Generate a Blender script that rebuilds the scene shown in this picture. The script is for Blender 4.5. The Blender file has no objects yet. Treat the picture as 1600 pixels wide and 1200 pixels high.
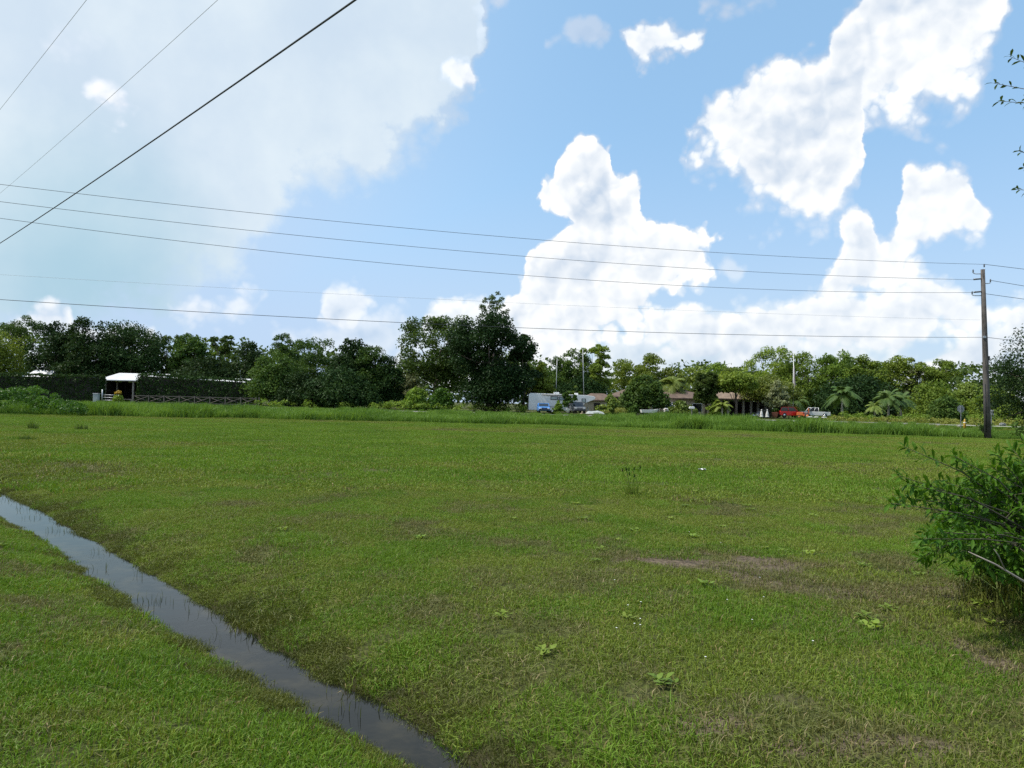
import bpy, math, random
import numpy as np
from mathutils import Matrix, Vector

random.seed(7)
rng = np.random.default_rng(7)
R = math.radians
scene = bpy.context.scene
C = scene.collection

# ------------------------------------------------------------------ camera
F = 1156.0                      # focal length in photograph pixels (1600 wide)
CAM_H = 1.6
cam_data = bpy.data.cameras.new('camera')
cam_data.sensor_width = 36.0
cam_data.lens = 36.0 * F / 1600.0
cam_data.clip_start = 0.05
cam_data.clip_end = 20000.0
cam = bpy.data.objects.new('camera', cam_data)
C.objects.link(cam)
CAM_M = Matrix.Rotation(R(90 + 1.49), 4, 'X') @ Matrix.Rotation(R(1.35), 4, 'Z')
cam.matrix_world = Matrix.Translation((0, 0, CAM_H)) @ CAM_M
scene.camera = cam
_M3 = CAM_M.to_3x3()


def ray(px, py):
    return _M3 @ Vector(((px - 800) / F, (600 - py) / F, -1.0))


def P(px, py, depth):           # point seen there, at world y = depth
    d = ray(px, py)
    t = depth / d.y
    return Vector((0, 0, CAM_H)) + d * t


def G(px, py, z=0.0):           # point on the level z seen there
    d = ray(px, py)
    t = (z - CAM_H) / d.z
    return Vector((0, 0, CAM_H)) + d * t


def X(px, depth):               # world x of a column of the picture, near the horizon
    return P(px, 635, depth).x


# ------------------------------------------------------------------ world / sky
SUN_EL, SUN_AZ = 56.0, -98.0    # azimuth from +Y towards +X
world = bpy.data.worlds.new('World')
scene.world = world
world.use_nodes = True
wt = world.node_tree
wt.nodes.clear()


class NT:
    def __init__(self, t):
        self.t = t

    def new(self, typ, **kw):
        n = self.t.nodes.new(typ)
        for k, v in kw.items():
            setattr(n, k, v)
        return n

    def put(self, sock, v):
        if isinstance(v, (int, float)):
            sock.default_value = v
        elif isinstance(v, (tuple, list)):
            sock.default_value = tuple(v) if len(v) != 3 or sock.type != 'RGBA' else (*v, 1)
        else:
            self.t.links.new(v, sock)

    def m(self, op, a, b=0.0, c=0.0, clamp=False):
        n = self.new('ShaderNodeMath', operation=op)
        n.use_clamp = clamp
        self.put(n.inputs[0], a)
        self.put(n.inputs[1], b)
        self.put(n.inputs[2], c)
        return n.outputs[0]

    def v(self, op, a, b=(0, 0, 0), scale=None):
        n = self.new('ShaderNodeVectorMath', operation=op)
        self.put(n.inputs[0], a)
        self.put(n.inputs[1], b)
        if scale is not None:
            self.put(n.inputs['Scale'], scale)
        return n.outputs['Vector'] if op not in ('LENGTH', 'DOT_PRODUCT', 'DISTANCE') else n.outputs['Value']

    def ss(self, x, a, b, lo=0.0, hi=1.0, kind='SMOOTHSTEP'):
        n = self.new('ShaderNodeMapRange', interpolation_type=kind)
        n.clamp = True
        for s, v in zip(n.inputs[:5], (x, a, b, lo, hi)):
            self.put(s, v)
        return n.outputs[0]

    def mix(self, f, a, b, blend='MIX'):
        n = self.new('ShaderNodeMix', data_type='RGBA', blend_type=blend)
        n.clamp_factor = True
        self.put(n.inputs[0], f)
        self.put(n.inputs[6], a)
        self.put(n.inputs[7], b)
        return n.outputs[2]

    def noise(self, vec, scale, detail=4, rough=0.5, out='Fac', lac=2.0):
        n = self.new('ShaderNodeTexNoise')
        if vec is not None:
            self.put(n.inputs['Vector'], vec)
        n.inputs['Scale'].default_value = scale
        n.inputs['Detail'].default_value = detail
        n.inputs['Roughness'].default_value = rough
        n.inputs['Lacunarity'].default_value = lac
        return n.outputs[out]

    def fcurve(self, t, pts):
        n = self.new('ShaderNodeFloatCurve')
        mp = n.mapping
        mp.use_clip = False
        mp.extend = 'HORIZONTAL'
        c = mp.curves[0]
        pts = sorted(pts)
        while len(c.points) < len(pts):
            c.points.new(0.5, 0.5)
        for p, (a, b) in zip(c.points, pts):
            p.location = (a, b)
            p.handle_type = 'AUTO_CLAMPED'
        mp.update()
        self.put(n.inputs['Value'], t)
        return n.outputs[0]


W = NT(wt)


def azel(px, py):
    d = ray(px, py).normalized()
    return math.degrees(math.atan2(d.x, d.y)), math.degrees(math.asin(d.z))


tcw = W.new('ShaderNodeTexCoord')
D = W.v('NORMALIZE', tcw.outputs['Generated'])
sep = W.new('ShaderNodeSeparateXYZ')
W.put(sep.inputs[0], D)
AZ0 = W.m('MULTIPLY', W.m('ARCTAN2', sep.outputs[0], sep.outputs[1]), 180 / math.pi)
EL0 = W.m('MULTIPLY', W.m('ARCSINE', sep.outputs[2]), 180 / math.pi)
na = W.new('ShaderNodeSeparateColor')
W.put(na.inputs[0], W.noise(D, 11, 2, 0.5, 'Color'))
nb = W.new('ShaderNodeSeparateColor')
W.put(nb.inputs[0], W.noise(D, 42, 5, 0.6, 'Color'))


def warp(base, i, amp1, amp2):
    a = W.m('MULTIPLY_ADD', W.m('SUBTRACT', na.outputs[i], 0.5), amp1, base)
    return W.m('MULTIPLY_ADD', W.m('SUBTRACT', nb.outputs[i], 0.5), amp2, a)


AZ = warp(AZ0, 0, 3.0, 0.9)
EL = warp(EL0, 1, 2.4, 0.9)


def lobes(vec):
    """rounded cauliflower lobes in three sizes, about -.4 .. .5"""
    tot_ = None
    for sc_, amp in ((15.0, .55), (34.0, .36), (80.0, .20)):
        n = W.new('ShaderNodeTexVoronoi', feature='F1')
        W.put(n.inputs['Vector'], vec)
        n.inputs['Scale'].default_value = sc_
        if 'Smoothness' in n.inputs:
            n.inputs['Smoothness'].default_value = 0.25
        q = W.m('MULTIPLY', W.m('SUBTRACT', 0.50, n.outputs['Distance']), 2.6 * amp)
        tot_ = q if tot_ is None else W.m('ADD', tot_, q)
    return tot_


WV = W.v('ADD', D, W.v('SCALE', W.v('SUBTRACT', W.noise(D, 30, 4, 0.55, 'Color'), (0.5, 0.5, 0.5)), scale=0.022))
L0 = lobes(WV)
L1 = lobes(W.v('ADD', WV, (-0.010, 0.0, 0.012)))
billow = W.m('ADD', L0, 0.5)
ELLO, ELHI = -6.0, 42.0


def cloud(up, low, soft, opac, az=AZ, el=EL, bil=0.7, softlow=None, grow=0.35):
    """coverage of one cloud bounded above and below by curves over azimuth"""
    U = [azel(*p) for p in up]
    L = [azel(*p) for p in low]
    a0 = min(min(p[0] for p in U), min(p[0] for p in L))
    a1 = max(max(p[0] for p in U), max(p[0] for p in L))
    t = W.ss(az, a0, a1, kind='LINEAR')
    nrm = lambda Q: [((a - a0) / (a1 - a0), (e - ELLO) / (ELHI - ELLO)) for a, e in Q]
    upv = W.m('MULTIPLY_ADD', W.fcurve(t, nrm(U)), ELHI - ELLO, ELLO)
    lov = W.m('MULTIPLY_ADD', W.fcurve(t, nrm(L)), ELHI - ELLO, ELLO)
    dn = W.m('SUBTRACT', upv, el)
    du = W.m('SUBTRACT', el, lov)
    if softlow:
        du = W.m('MULTIPLY', du, soft / softlow)
    ends = W.m('MULTIPLY', W.m('MINIMUM', W.m('SUBTRACT', az, a0), W.m('SUBTRACT', a1, az)), 1.6)
    s = W.m('MINIMUM', W.m('MINIMUM', dn, du), ends)
    if bil:
        s = W.m('MULTIPLY_ADD', W.m('SUBTRACT', billow, 0.50), W.m('MULTIPLY', bil, 1.9) if not isinstance(bil, float) else bil * 1.9, s)
    s = W.m('ADD', s, grow)
    return W.m('MULTIPLY', W.ss(s, 0.0, soft), opac), s


cum = []
# tall cumulus tower above the middle of the tree line
cum.append(cloud([(775, 500), (795, 470), (815, 440), (832, 400), (842, 385), (850, 378), (862, 372), (885, 350), (930, 340), (1000, 345), (1040, 345), (1070, 345), (1085, 360), (1108, 362), (1116, 380)],
                 [(775, 510), (800, 545), (900, 560), (960, 520), (1020, 480), (1060, 450), (1095, 425), (1108, 400), (1116, 384)], 0.6, 1.0, softlow=1.9, grow=.6))
cum.append(cloud([(843, 300), (848, 282), (868, 268), (878, 240), (895, 226), (915, 221), (935, 224), (950, 240), (958, 272), (975, 280), (1000, 288), (1010, 300), (1014, 325), (1020, 345)],
                 [(843, 304), (850, 325), (868, 336), (884, 350), (892, 380), (940, 400), (1000, 400), (1020, 350)], 0.5, 1.0, bil=0.5))
cum.append(cloud([(630, 535), (655, 510), (672, 478), (700, 464), (725, 470), (745, 474), (770, 480), (800, 470), (830, 460)], [(630, 545), (700, 600), (830, 600)], 0.8, 0.95, bil=0.5))
# slanting cloud at the upper right
cum.append(cloud([(1085, 205), (1110, 178), (1150, 162), (1185, 128), (1215, 112), (1250, 102), (1290, 92), (1305, 55), (1335, 15), (1352, -20), (1440, -40), (1545, -30), (1560, 10)],
                 [(1085, 212), (1125, 250), (1150, 275), (1188, 322), (1230, 336), (1290, 332), (1325, 300), (1345, 262), (1352, 190), (1400, 150), (1450, 150), (1500, 135), (1530, 90), (1560, 25)], 1.0, 1.0, softlow=2.6, grow=.8, bil=.55))
cum.append(cloud([(1120, 240), (1160, 190), (1240, 180), (1300, 200), (1350, 215)], [(1120, 246), (1180, 325), (1250, 345), (1310, 325), (1350, 225)], 1.6, 0.75))
# right-hand rising cloud
cum.append(cloud([(1255, 480), (1285, 430), (1305, 390), (1325, 345), (1352, 332), (1370, 345), (1380, 372), (1405, 345), (1415, 300), (1430, 265), (1455, 272), (1475, 268), (1497, 258), (1520, 272), (1530, 300), (1548, 330)],
                 [(1255, 486), (1310, 490), (1390, 450), (1430, 405), (1460, 365), (1500, 350), (1530, 370), (1548, 350)], 0.8, 0.97, softlow=2.2, bil=0.55, grow=.6))
# low bank across the right
cum.append(cloud([(1015, 500), (1040, 480), (1070, 476), (1110, 488), (1150, 488), (1200, 472), (1270, 462), (1340, 458), (1420, 458), (1500, 462), (1560, 480), (1600, 500)],
                 [(1015, 510), (1100, 550), (1250, 560), (1400, 530), (1520, 500), (1600, 505)], 1.0, 0.97, softlow=2.4, bil=0.6, grow=1.0))
cum.append(cloud([(1420, 575), (1450, 556), (1480, 540), (1520, 530), (1560, 512), (1610, 480), (1690, 450), (1780, 470)], [(1420, 585), (1500, 640), (1780, 640)], 0.9, 0.95, grow=.8))
cum.append(cloud([(930, 560), (980, 535), (1040, 530), (1120, 520), (1220, 525), (1330, 540), (1420, 560)], [(930, 575), (1100, 640), (1420, 640)], 1.5, 0.85, bil=0.9, grow=1.2))
# small ones
cum.append(cloud([(955, 45), (975, 25), (1000, 18), (1035, 32), (1070, 48), (1108, 50)], [(955, 52), (975, 90), (1005, 112), (1060, 90), (1108, 58)], 1.0, 0.95))
cum.append(cloud([(850, 58), (885, 40), (920, 35), (960, 45)], [(850, 62), (900, 74), (960, 60)], 1.2, 0.55))
cum.append(cloud([(695, 115), (715, 102), (732, 104), (745, 130)], [(695, 120), (715, 145), (735, 150), (745, 134)], 0.8, 0.9, bil=0.4))
cum.append(cloud([(1100, 10), (1150, -10), (1200, 5)], [(1100, 15), (1150, 45), (1200, 12)], 1.6, 0.6))
cum.append(cloud([(1135, 420), (1155, 408), (1172, 420)], [(1135, 425), (1155, 440), (1172, 425)], 0.9, 0.6, bil=0.3))
cum.append(cloud([(490, 500), (505, 460), (522, 438), (550, 445), (580, 452), (600, 480)], [(490, 506), (520, 540), (570, 510), (600, 486)], 1.4, 0.75))
cum.append(cloud([(265, 485), (300, 465), (345, 460), (375, 450), (410, 470)], [(265, 490), (330, 510), (410, 490)], 1.4, 0.6))
cum.append(cloud([(20, 500), (60, 478), (105, 482), (120, 510), (215, 505), (240, 530)], [(20, 530), (100, 620), (240, 620)], 1.2, 0.8))
cum.append(cloud([(440, 520), (520, 500), (600, 490), (660, 500)], [(440, 530), (540, 580), (660, 560)], 1.8, 0.55))
cum.append(cloud([(590, 560), (620, 540), (650, 530), (700, 560)], [(590, 570), (640, 620), (700, 570)], 1.0, 0.8))
cum.append(cloud([(60, 70), (90, 50), (170, 55), (170, 60)], [(60, 76), (110, 90), (170, 66)], 2.4, 0.6))
cum.append(cloud([(110, 130), (150, 120), (190, 145), (215, 165)], [(110, 136), (150, 165), (195, 182), (215, 170)], 1.4, 0.95))
cum.append(cloud([(735, 10), (760, -20), (820, -30)], [(735, 16), (745, 70), (770, 30), (820, -20)], 1.4, 0.5))
# fields of cumulus round the rest of the sky
far = W.noise(W.v('MULTIPLY', D, (1.0, 1.0, 2.6)), 3.4, 7, 0.58)
outside = W.m('MAXIMUM', W.ss(W.m('ABSOLUTE', AZ0), 40.0, 50.0), W.ss(EL0, 38.0, 46.0))
farA = W.m('MULTIPLY', W.ss(far, 0.50, 0.60), outside)
alpha = farA
sdepth = W.m('MULTIPLY', farA, 2.0)
for a, s in cum:
    alpha = W.m('MAXIMUM', alpha, a)
    sdepth = W.m('MAXIMUM', sdepth, s)
# relief: density towards the sun against density here
relief = W.m('MULTIPLY', W.m('SUBTRACT', L0, L1), 0.55)
deep = W.ss(sdepth, 0.4, 3.6)
grey = W.m('ADD', W.m('ADD', W.m('MULTIPLY', deep, 0.60), W.m('MULTIPLY', L0, -0.16)), W.ss(EL0, 10.0, 1.5, 0.0, 0.25))
grey = W.m('SUBTRACT', grey, relief, clamp=True)
cumcol = W.mix(grey, (0.86, 0.87, 0.87), (0.47, 0.56, 0.68))
# the wide grey sheet at the upper left
AZs = warp(AZ0, 0, 7.0, 3.0)
ELs = warp(EL0, 1, 5.0, 3.0)
sheetA, sheetS = cloud([(-900, -400), (0, -500), (500, -500), (760, -300), (800, -30)],
                       [(-900, 580), (-300, 570), (0, 545), (200, 530), (300, 490), (380, 430), (440, 360), (490, 310), (560, 315), (630, 280), (700, 235), (740, 160), (768, 50), (800, -20)], 3.4, 0.96, AZs, ELs, bil=0.8, softlow=4.2)
sn = W.noise(D, 5.5, 5, 0.55)
sheetcol = W.mix(W.ss(sn, 0.3, 0.7), (0.53, 0.63, 0.73), (0.66, 0.74, 0.79))
dark_d = W.v('DISTANCE', D, tuple(ray(120, 420).normalized()))
sheetcol = W.mix(W.ss(W.m('MULTIPLY_ADD', sn, 0.12, dark_d), 0.28, 0.07, 0.0, 0.85), sheetcol, (0.30, 0.49, 0.60))
# pale blue veil
veil = W.m('ADD', W.ss(EL0, 22.0, 0.0, 0.54, 0.76), W.ss(AZ0, 12.0, -30.0, 0.0, 0.42), clamp=True)
veilcol = W.mix(W.m('MAXIMUM', W.ss(EL0, 22.0, 2.0), W.ss(AZ0, 10.0, -30.0)), (0.33, 0.59, 0.87), (0.44, 0.57, 0.75))
sky = W.new('ShaderNodeTexSky', sky_type='NISHITA')
sky.sun_disc = False
sky.sun_elevation = R(SUN_EL)
sky.sun_rotation = R(SUN_AZ)
sky.air_density = 1.0
sky.dust_density = 0.6
sky.ozone_density = 1.6
bg_sky = W.new('ShaderNodeBackground')
W.put(bg_sky.inputs[0], sky.outputs[0])
bg_sky.inputs[1].default_value = 0.13
col = W.mix(W.m('MULTIPLY', sheetA, W.m('SUBTRACT', 1.0, alpha)), veilcol, sheetcol)
col = W.mix(alpha, col, cumcol)
tot = W.m('MAXIMUM', W.m('MAXIMUM', alpha, sheetA), veil)
bg_cl = W.new('ShaderNodeBackground')
W.put(bg_cl.inputs[0], col)
bg_cl.inputs[1].default_value = 1.0
mx = W.new('ShaderNodeMixShader')
W.put(mx.inputs[0], tot)
W.put(mx.inputs[1], bg_sky.outputs[0])
W.put(mx.inputs[2], bg_cl.outputs[0])
wo = W.new('ShaderNodeOutputWorld')
W.put(wo.inputs[0], mx.outputs[0])
try:
    world.cycles.sampling_method = 'MANUAL'
    world.cycles.sample_map_resolution = 512
except Exception:
    pass

# ------------------------------------------------------------------ sun, exposure
sd = bpy.data.lights.new('sun', 'SUN')
sd.energy = 4.0
sd.angle = R(0.53)
sd.color = (1.0, 0.95, 0.86)
sun = bpy.data.objects.new('sun', sd)
C.objects.link(sun)
sv = Vector((math.cos(R(SUN_EL)) * math.sin(R(SUN_AZ)), math.cos(R(SUN_EL)) * math.cos(R(SUN_AZ)), math.sin(R(SUN_EL))))
sun.rotation_euler = sv.to_track_quat('Z', 'Y').to_euler()
sun.location = (-60, 30, 90)
scene.view_settings.view_transform = 'Standard'
scene.view_settings.look = 'None'
scene.view_settings.exposure = 0.3
scene.view_settings.gamma = 1.0
scene.view_settings.use_curve_mapping = False
scene.render.engine = 'CYCLES'
scene.cycles.max_bounces = 6
scene.cycles.diffuse_bounces = 3
scene.cycles.transmission_bounces = 4
scene.cycles.sample_clamp_indirect = 6.0
scene.cycles.use_denoising = False

# ------------------------------------------------------------------ materials
MATS = {}


def base_mat(name):
    m = bpy.data.materials.new(name)
    m.use_nodes = True
    t = NT(m.node_tree)
    b = m.node_tree.nodes['Principled BSDF']
    return m, t, b


def paint(name, col, rough=0.5, metal=0.0, var=0.12, scale=3.0, bump=0.0, bscale=20.0, spec=0.5):
    if name in MATS:
        return MATS[name]
    m, t, b = base_mat(name)
    tc = t.new('ShaderNodeTexCoord')
    n = t.noise(tc.outputs['Object'], scale, 6, 0.6)
    c = t.mix(t.ss(n, 0.3, 0.7), tuple(x * (1 - var) for x in col), tuple(min(1, x * (1 + var)) for x in col))
    t.put(b.inputs['Base Color'], c)
    b.inputs['Roughness'].default_value = rough
    b.inputs['Metallic'].default_value = metal
    b.inputs['Specular IOR Level'].default_value = spec
    if bump:
        bn = t.new('ShaderNodeBump')
        bn.inputs['Strength'].default_value = bump
        bn.inputs['Distance'].default_value = 0.02
        t.put(bn.inputs['Height'], t.noise(tc.outputs['Object'], bscale, 5, 0.6))
        t.put(b.inputs['Normal'], bn.outputs[0])
    MATS[name] = m
    return m


def leaf(name, a, b_, dry=None, trans=0.35, scale=0.5, gloss=0.25, patch=0.5, tree_var=True):
    """leaves or blades: colour varies leaf by leaf ('rnd') and in patches over the ground/crown"""
    if name in MATS:
        return MATS[name]
    m, t, b = base_mat(name)
    at = t.new('ShaderNodeAttribute', attribute_name='rnd')
    geo = t.new('ShaderNodeNewGeometry')
    n = t.noise(geo.outputs['Position'], scale, 3, 0.55)
    f = t.m('ADD', t.m('MULTIPLY', at.outputs['Fac'], 1 - patch), t.m('MULTIPLY', t.ss(n, 0.32, 0.68), patch))
    c = t.mix(f, a, b_)
    oi = t.new('ShaderNodeObjectInfo')
    hs = t.new('ShaderNodeHueSaturation')
    t.put(hs.inputs['Hue'], t.ss(oi.outputs['Random'], 0, 1, .488, .512, 'LINEAR'))
    t.put(hs.inputs['Value'], t.ss(t.m('FRACT', t.m('MULTIPLY', oi.outputs['Random'], 7.3)), 0, 1, .80, 1.25, 'LINEAR'))
    t.put(hs.inputs['Color'], c)
    if tree_var:
        c = hs.outputs[0]
    if dry:
        c = t.mix(t.ss(at.outputs['Fac'], 0.93, 0.96), c, dry)
    t.put(b.inputs['Base Color'], c)
    b.inputs['Roughness'].default_value = 0.5
    b.inputs['Specular IOR Level'].default_value = gloss
    tr = t.new('ShaderNodeBsdfTranslucent')
    t.put(tr.inputs[0], t.mix(1.0, c, (1.25, 1.2, 0.55), 'MULTIPLY'))
    ms = t.new('ShaderNodeMixShader')
    ms.inputs[0].default_value = trans
    t.put(ms.inputs[1], b.outputs[0])
    t.put(ms.inputs[2], tr.outputs[0])
    t.put(m.node_tree.nodes['Material Output'].inputs[0], ms.outputs[0])
    MATS[name] = m
    return m


L_DARK = leaf('leaf_dark', (0.014, 0.034, 0.011), (0.036, 0.070, 0.019), trans=0.2, gloss=.08)  # leaf colour darkened to hold the cloud shadow over the left tree row
L_OAK = leaf('leaf_oak', (0.030, 0.068, 0.014), (0.100, 0.155, 0.032), trans=0.3, gloss=.12)
L_MID = leaf('leaf_mid', (0.092, 0.158, 0.022), (0.235, 0.320, 0.055), trans=0.35, gloss=.12)
L_LIGHT = leaf('leaf_light', (0.098, 0.155, 0.024), (0.225, 0.285, 0.060), trans=0.35)
L_PALE = leaf('leaf_pale', (0.14, 0.17, 0.08), (0.28, 0.30, 0.16), trans=0.3)
L_FRESH = leaf('leaf_fresh', (0.028, 0.085, 0.010), (0.075, 0.165, 0.020), trans=0.35)
L_PALM = leaf('leaf_palm', (0.045, 0.10, 0.022), (0.12, 0.18, 0.045), trans=0.3)
L_BUSH = leaf('leaf_bush', (0.026, 0.088, 0.007), (0.105, 0.215, 0.018), trans=0.35, scale=2.0, gloss=0.15, patch=0.35, tree_var=False)
L_HEDGE = leaf('leaf_hedge', (0.018, 0.046, 0.012), (0.046, 0.095, 0.020), trans=0.15, gloss=.08)
L_YEL = leaf('leaf_yellow', (0.38, 0.26, 0.02), (0.55, 0.30, 0.03), trans=0.3)
GRASS = leaf('grass_green', (0.092, 0.180, 0.014), (0.176, 0.280, 0.030), dry=(0.26, 0.22, 0.08), trans=0.3, scale=0.35, gloss=0.2, patch=0.55, tree_var=False)
GRASS2 = leaf('grass_olive', (0.125, 0.180, 0.020), (0.215, 0.270, 0.042), dry=(0.30, 0.23, 0.10), trans=0.25, scale=0.5, gloss=0.2, patch=0.5, tree_var=False)
STRAW = leaf('grass_straw', (0.17, 0.155, 0.06), (0.12, 0.15, 0.03), dry=(0.33, 0.26, 0.14), trans=0.2, scale=1.5, gloss=0.2, tree_var=False)
WETG = leaf('grass_wet', (0.072, 0.092, 0.014), (0.135, 0.150, 0.026), trans=0.2, scale=1.5, gloss=0.3, tree_var=False)
TALL = leaf('grass_tall', (0.080, 0.165, 0.022), (0.175, 0.290, 0.048), trans=0.35, scale=0.16, gloss=0.2, patch=0.6, tree_var=False)
TALLY = leaf('grass_tall_yellow', (0.16, 0.20, 0.03), (0.27, 0.28, 0.07), trans=0.35, scale=0.2, gloss=0.2, tree_var=False)

BARK = paint('bark', (0.11, 0.085, 0.065), 0.9, var=0.4, scale=2.5, bump=0.6, bscale=12)
PALEBARK = paint('pale_bark', (0.34, 0.31, 0.27), 0.9, var=0.25, scale=2.0, bump=0.4, bscale=10)
WOODPOLE = paint('weathered_pole', (0.088, 0.078, 0.070), 0.85, var=0.35, scale=1.5, bump=0.5, bscale=30)
GREYWOOD = paint('grey_wood', (0.30, 0.27, 0.24), 0.85, var=0.2, scale=2)
WHITE = paint('white_paint', (0.78, 0.78, 0.76), 0.4, var=0.05)
WHITEROOF = paint('white_roof', (0.62, 0.63, 0.63), 0.5, var=0.10, scale=0.5)
STUCCO = paint('stucco', (0.42, 0.35, 0.26), 0.9, var=0.1, scale=0.8, bump=0.3)
ROOFRED = paint('roof_red', (0.125, 0.085, 0.062), 0.85, var=0.3, scale=1.2, bump=0.5, bscale=9)
ROOFTAN = paint('roof_tan', (0.21, 0.15, 0.105), 0.85, var=0.25, scale=1.2, bump=0.5, bscale=9)
GLASS = paint('dark_glass', (0.015, 0.018, 0.022), 0.06, var=0.1, spec=0.8)
DARK = paint('dark_trim', (0.02, 0.02, 0.022), 0.6)
SHADE = paint('dark_timber_shade', (0.035, 0.03, 0.026), 0.9, var=0.3)  # dark timber tone; also colours in the shade inside porch and hedges
RUBBER = paint('rubber', (0.018, 0.018, 0.018), 0.8)
CHROME = paint('chrome', (0.6, 0.6, 0.62), 0.25, metal=0.9)
GALV = paint('galvanised', (0.42, 0.44, 0.46), 0.45, metal=0.6)
SIGNBACK = paint('sign_aluminium', (0.40, 0.43, 0.46), 0.5, metal=0.2)
REDP = paint('red_paint', (0.72, 0.022, 0.016), 0.3, var=0.06)
ORANGE = paint('orange_paint', (0.60, 0.14, 0.03), 0.4, var=0.08)
BLUEP = paint('blue_paint', (0.06, 0.22, 0.55), 0.35, var=0.06)
GREYP = paint('grey_paint', (0.10, 0.105, 0.11), 0.35)
SILVER = paint('silver_paint', (0.45, 0.46, 0.47), 0.3, metal=0.3)
LAMP = paint('lamp_glass', (0.75, 0.75, 0.72), 0.15, spec=0.8)
TAIL = paint('tail_lamp', (0.4, 0.02, 0.015), 0.2)
WIRE = paint('wire', (0.045, 0.05, 0.055), 0.6)
ALU = paint('aluminium_wire', (0.45, 0.46, 0.47), 0.5, metal=0.3)
TERRA = paint('terracotta', (0.32, 0.12, 0.08), 0.85)
TARP = paint('pale_tarp', (0.34, 0.36, 0.34), 0.6, var=0.2, scale=2, bump=0.5, bscale=4)
YELLOW = paint('yellow_paint', (0.50, 0.32, 0.04), 0.45)
CLOTH = paint('faded_cloth', (0.42, 0.36, 0.36), 0.8, var=0.2, scale=1.5)
STEM = paint('green_stem', (0.10, 0.11, 0.05), 0.7, var=0.2)
TWIG = paint('dead_twig', (0.27, 0.24, 0.20), 0.85, var=0.2, scale=8)
STONE = paint('white_stone', (0.52, 0.51, 0.48), 0.8, var=0.1, bump=0.3)


# ------------------------------------------------------------------ mesh helpers
def link(o, parent=None):
    C.objects.link(o)
    if parent is not None:
        o.parent = parent
    return o


def tag(o, label=None, cat=None, group=None, kind=None):
    if label:
        o['label'] = label
    if cat:
        o['category'] = cat
    if group:
        o['group'] = group
    if kind:
        o['kind'] = kind
    return o


def thing(name, label, cat, loc, rz=0.0, group=None):
    o = bpy.data.objects.new(name, None)
    o.empty_display_size = 0.2
    C.objects.link(o)
    o.location = loc
    o.rotation_euler = (0, 0, rz)
    return tag(o, label, cat, group)


def quad_mesh(name, V, mat, rnd=None, per=1):
    """V: (N,4,3) quads"""
    V = np.asarray(V, dtype=np.float32)
    n = len(V)
    me = bpy.data.meshes.new(name)
    me.vertices.add(n * 4)
    me.vertices.foreach_set('co', V.reshape(-1))
    me.loops.add(n * 4)
    me.loops.foreach_set('vertex_index', np.arange(n * 4, dtype=np.int32))
    me.polygons.add(n)
    me.polygons.foreach_set('loop_start', np.arange(n, dtype=np.int32) * 4)
    me.update(calc_edges=True)
    a = me.attributes.new('rnd', 'FLOAT', 'FACE')
    if rnd is None:
        rnd = rng.random(n // per)
    a.data.foreach_set('value', np.repeat(np.asarray(rnd, dtype=np.float32), per))
    me.materials.append(mat)
    return me


def mobj(name, me, parent=None):
    return link(bpy.data.objects.new(name, me), parent)


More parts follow.
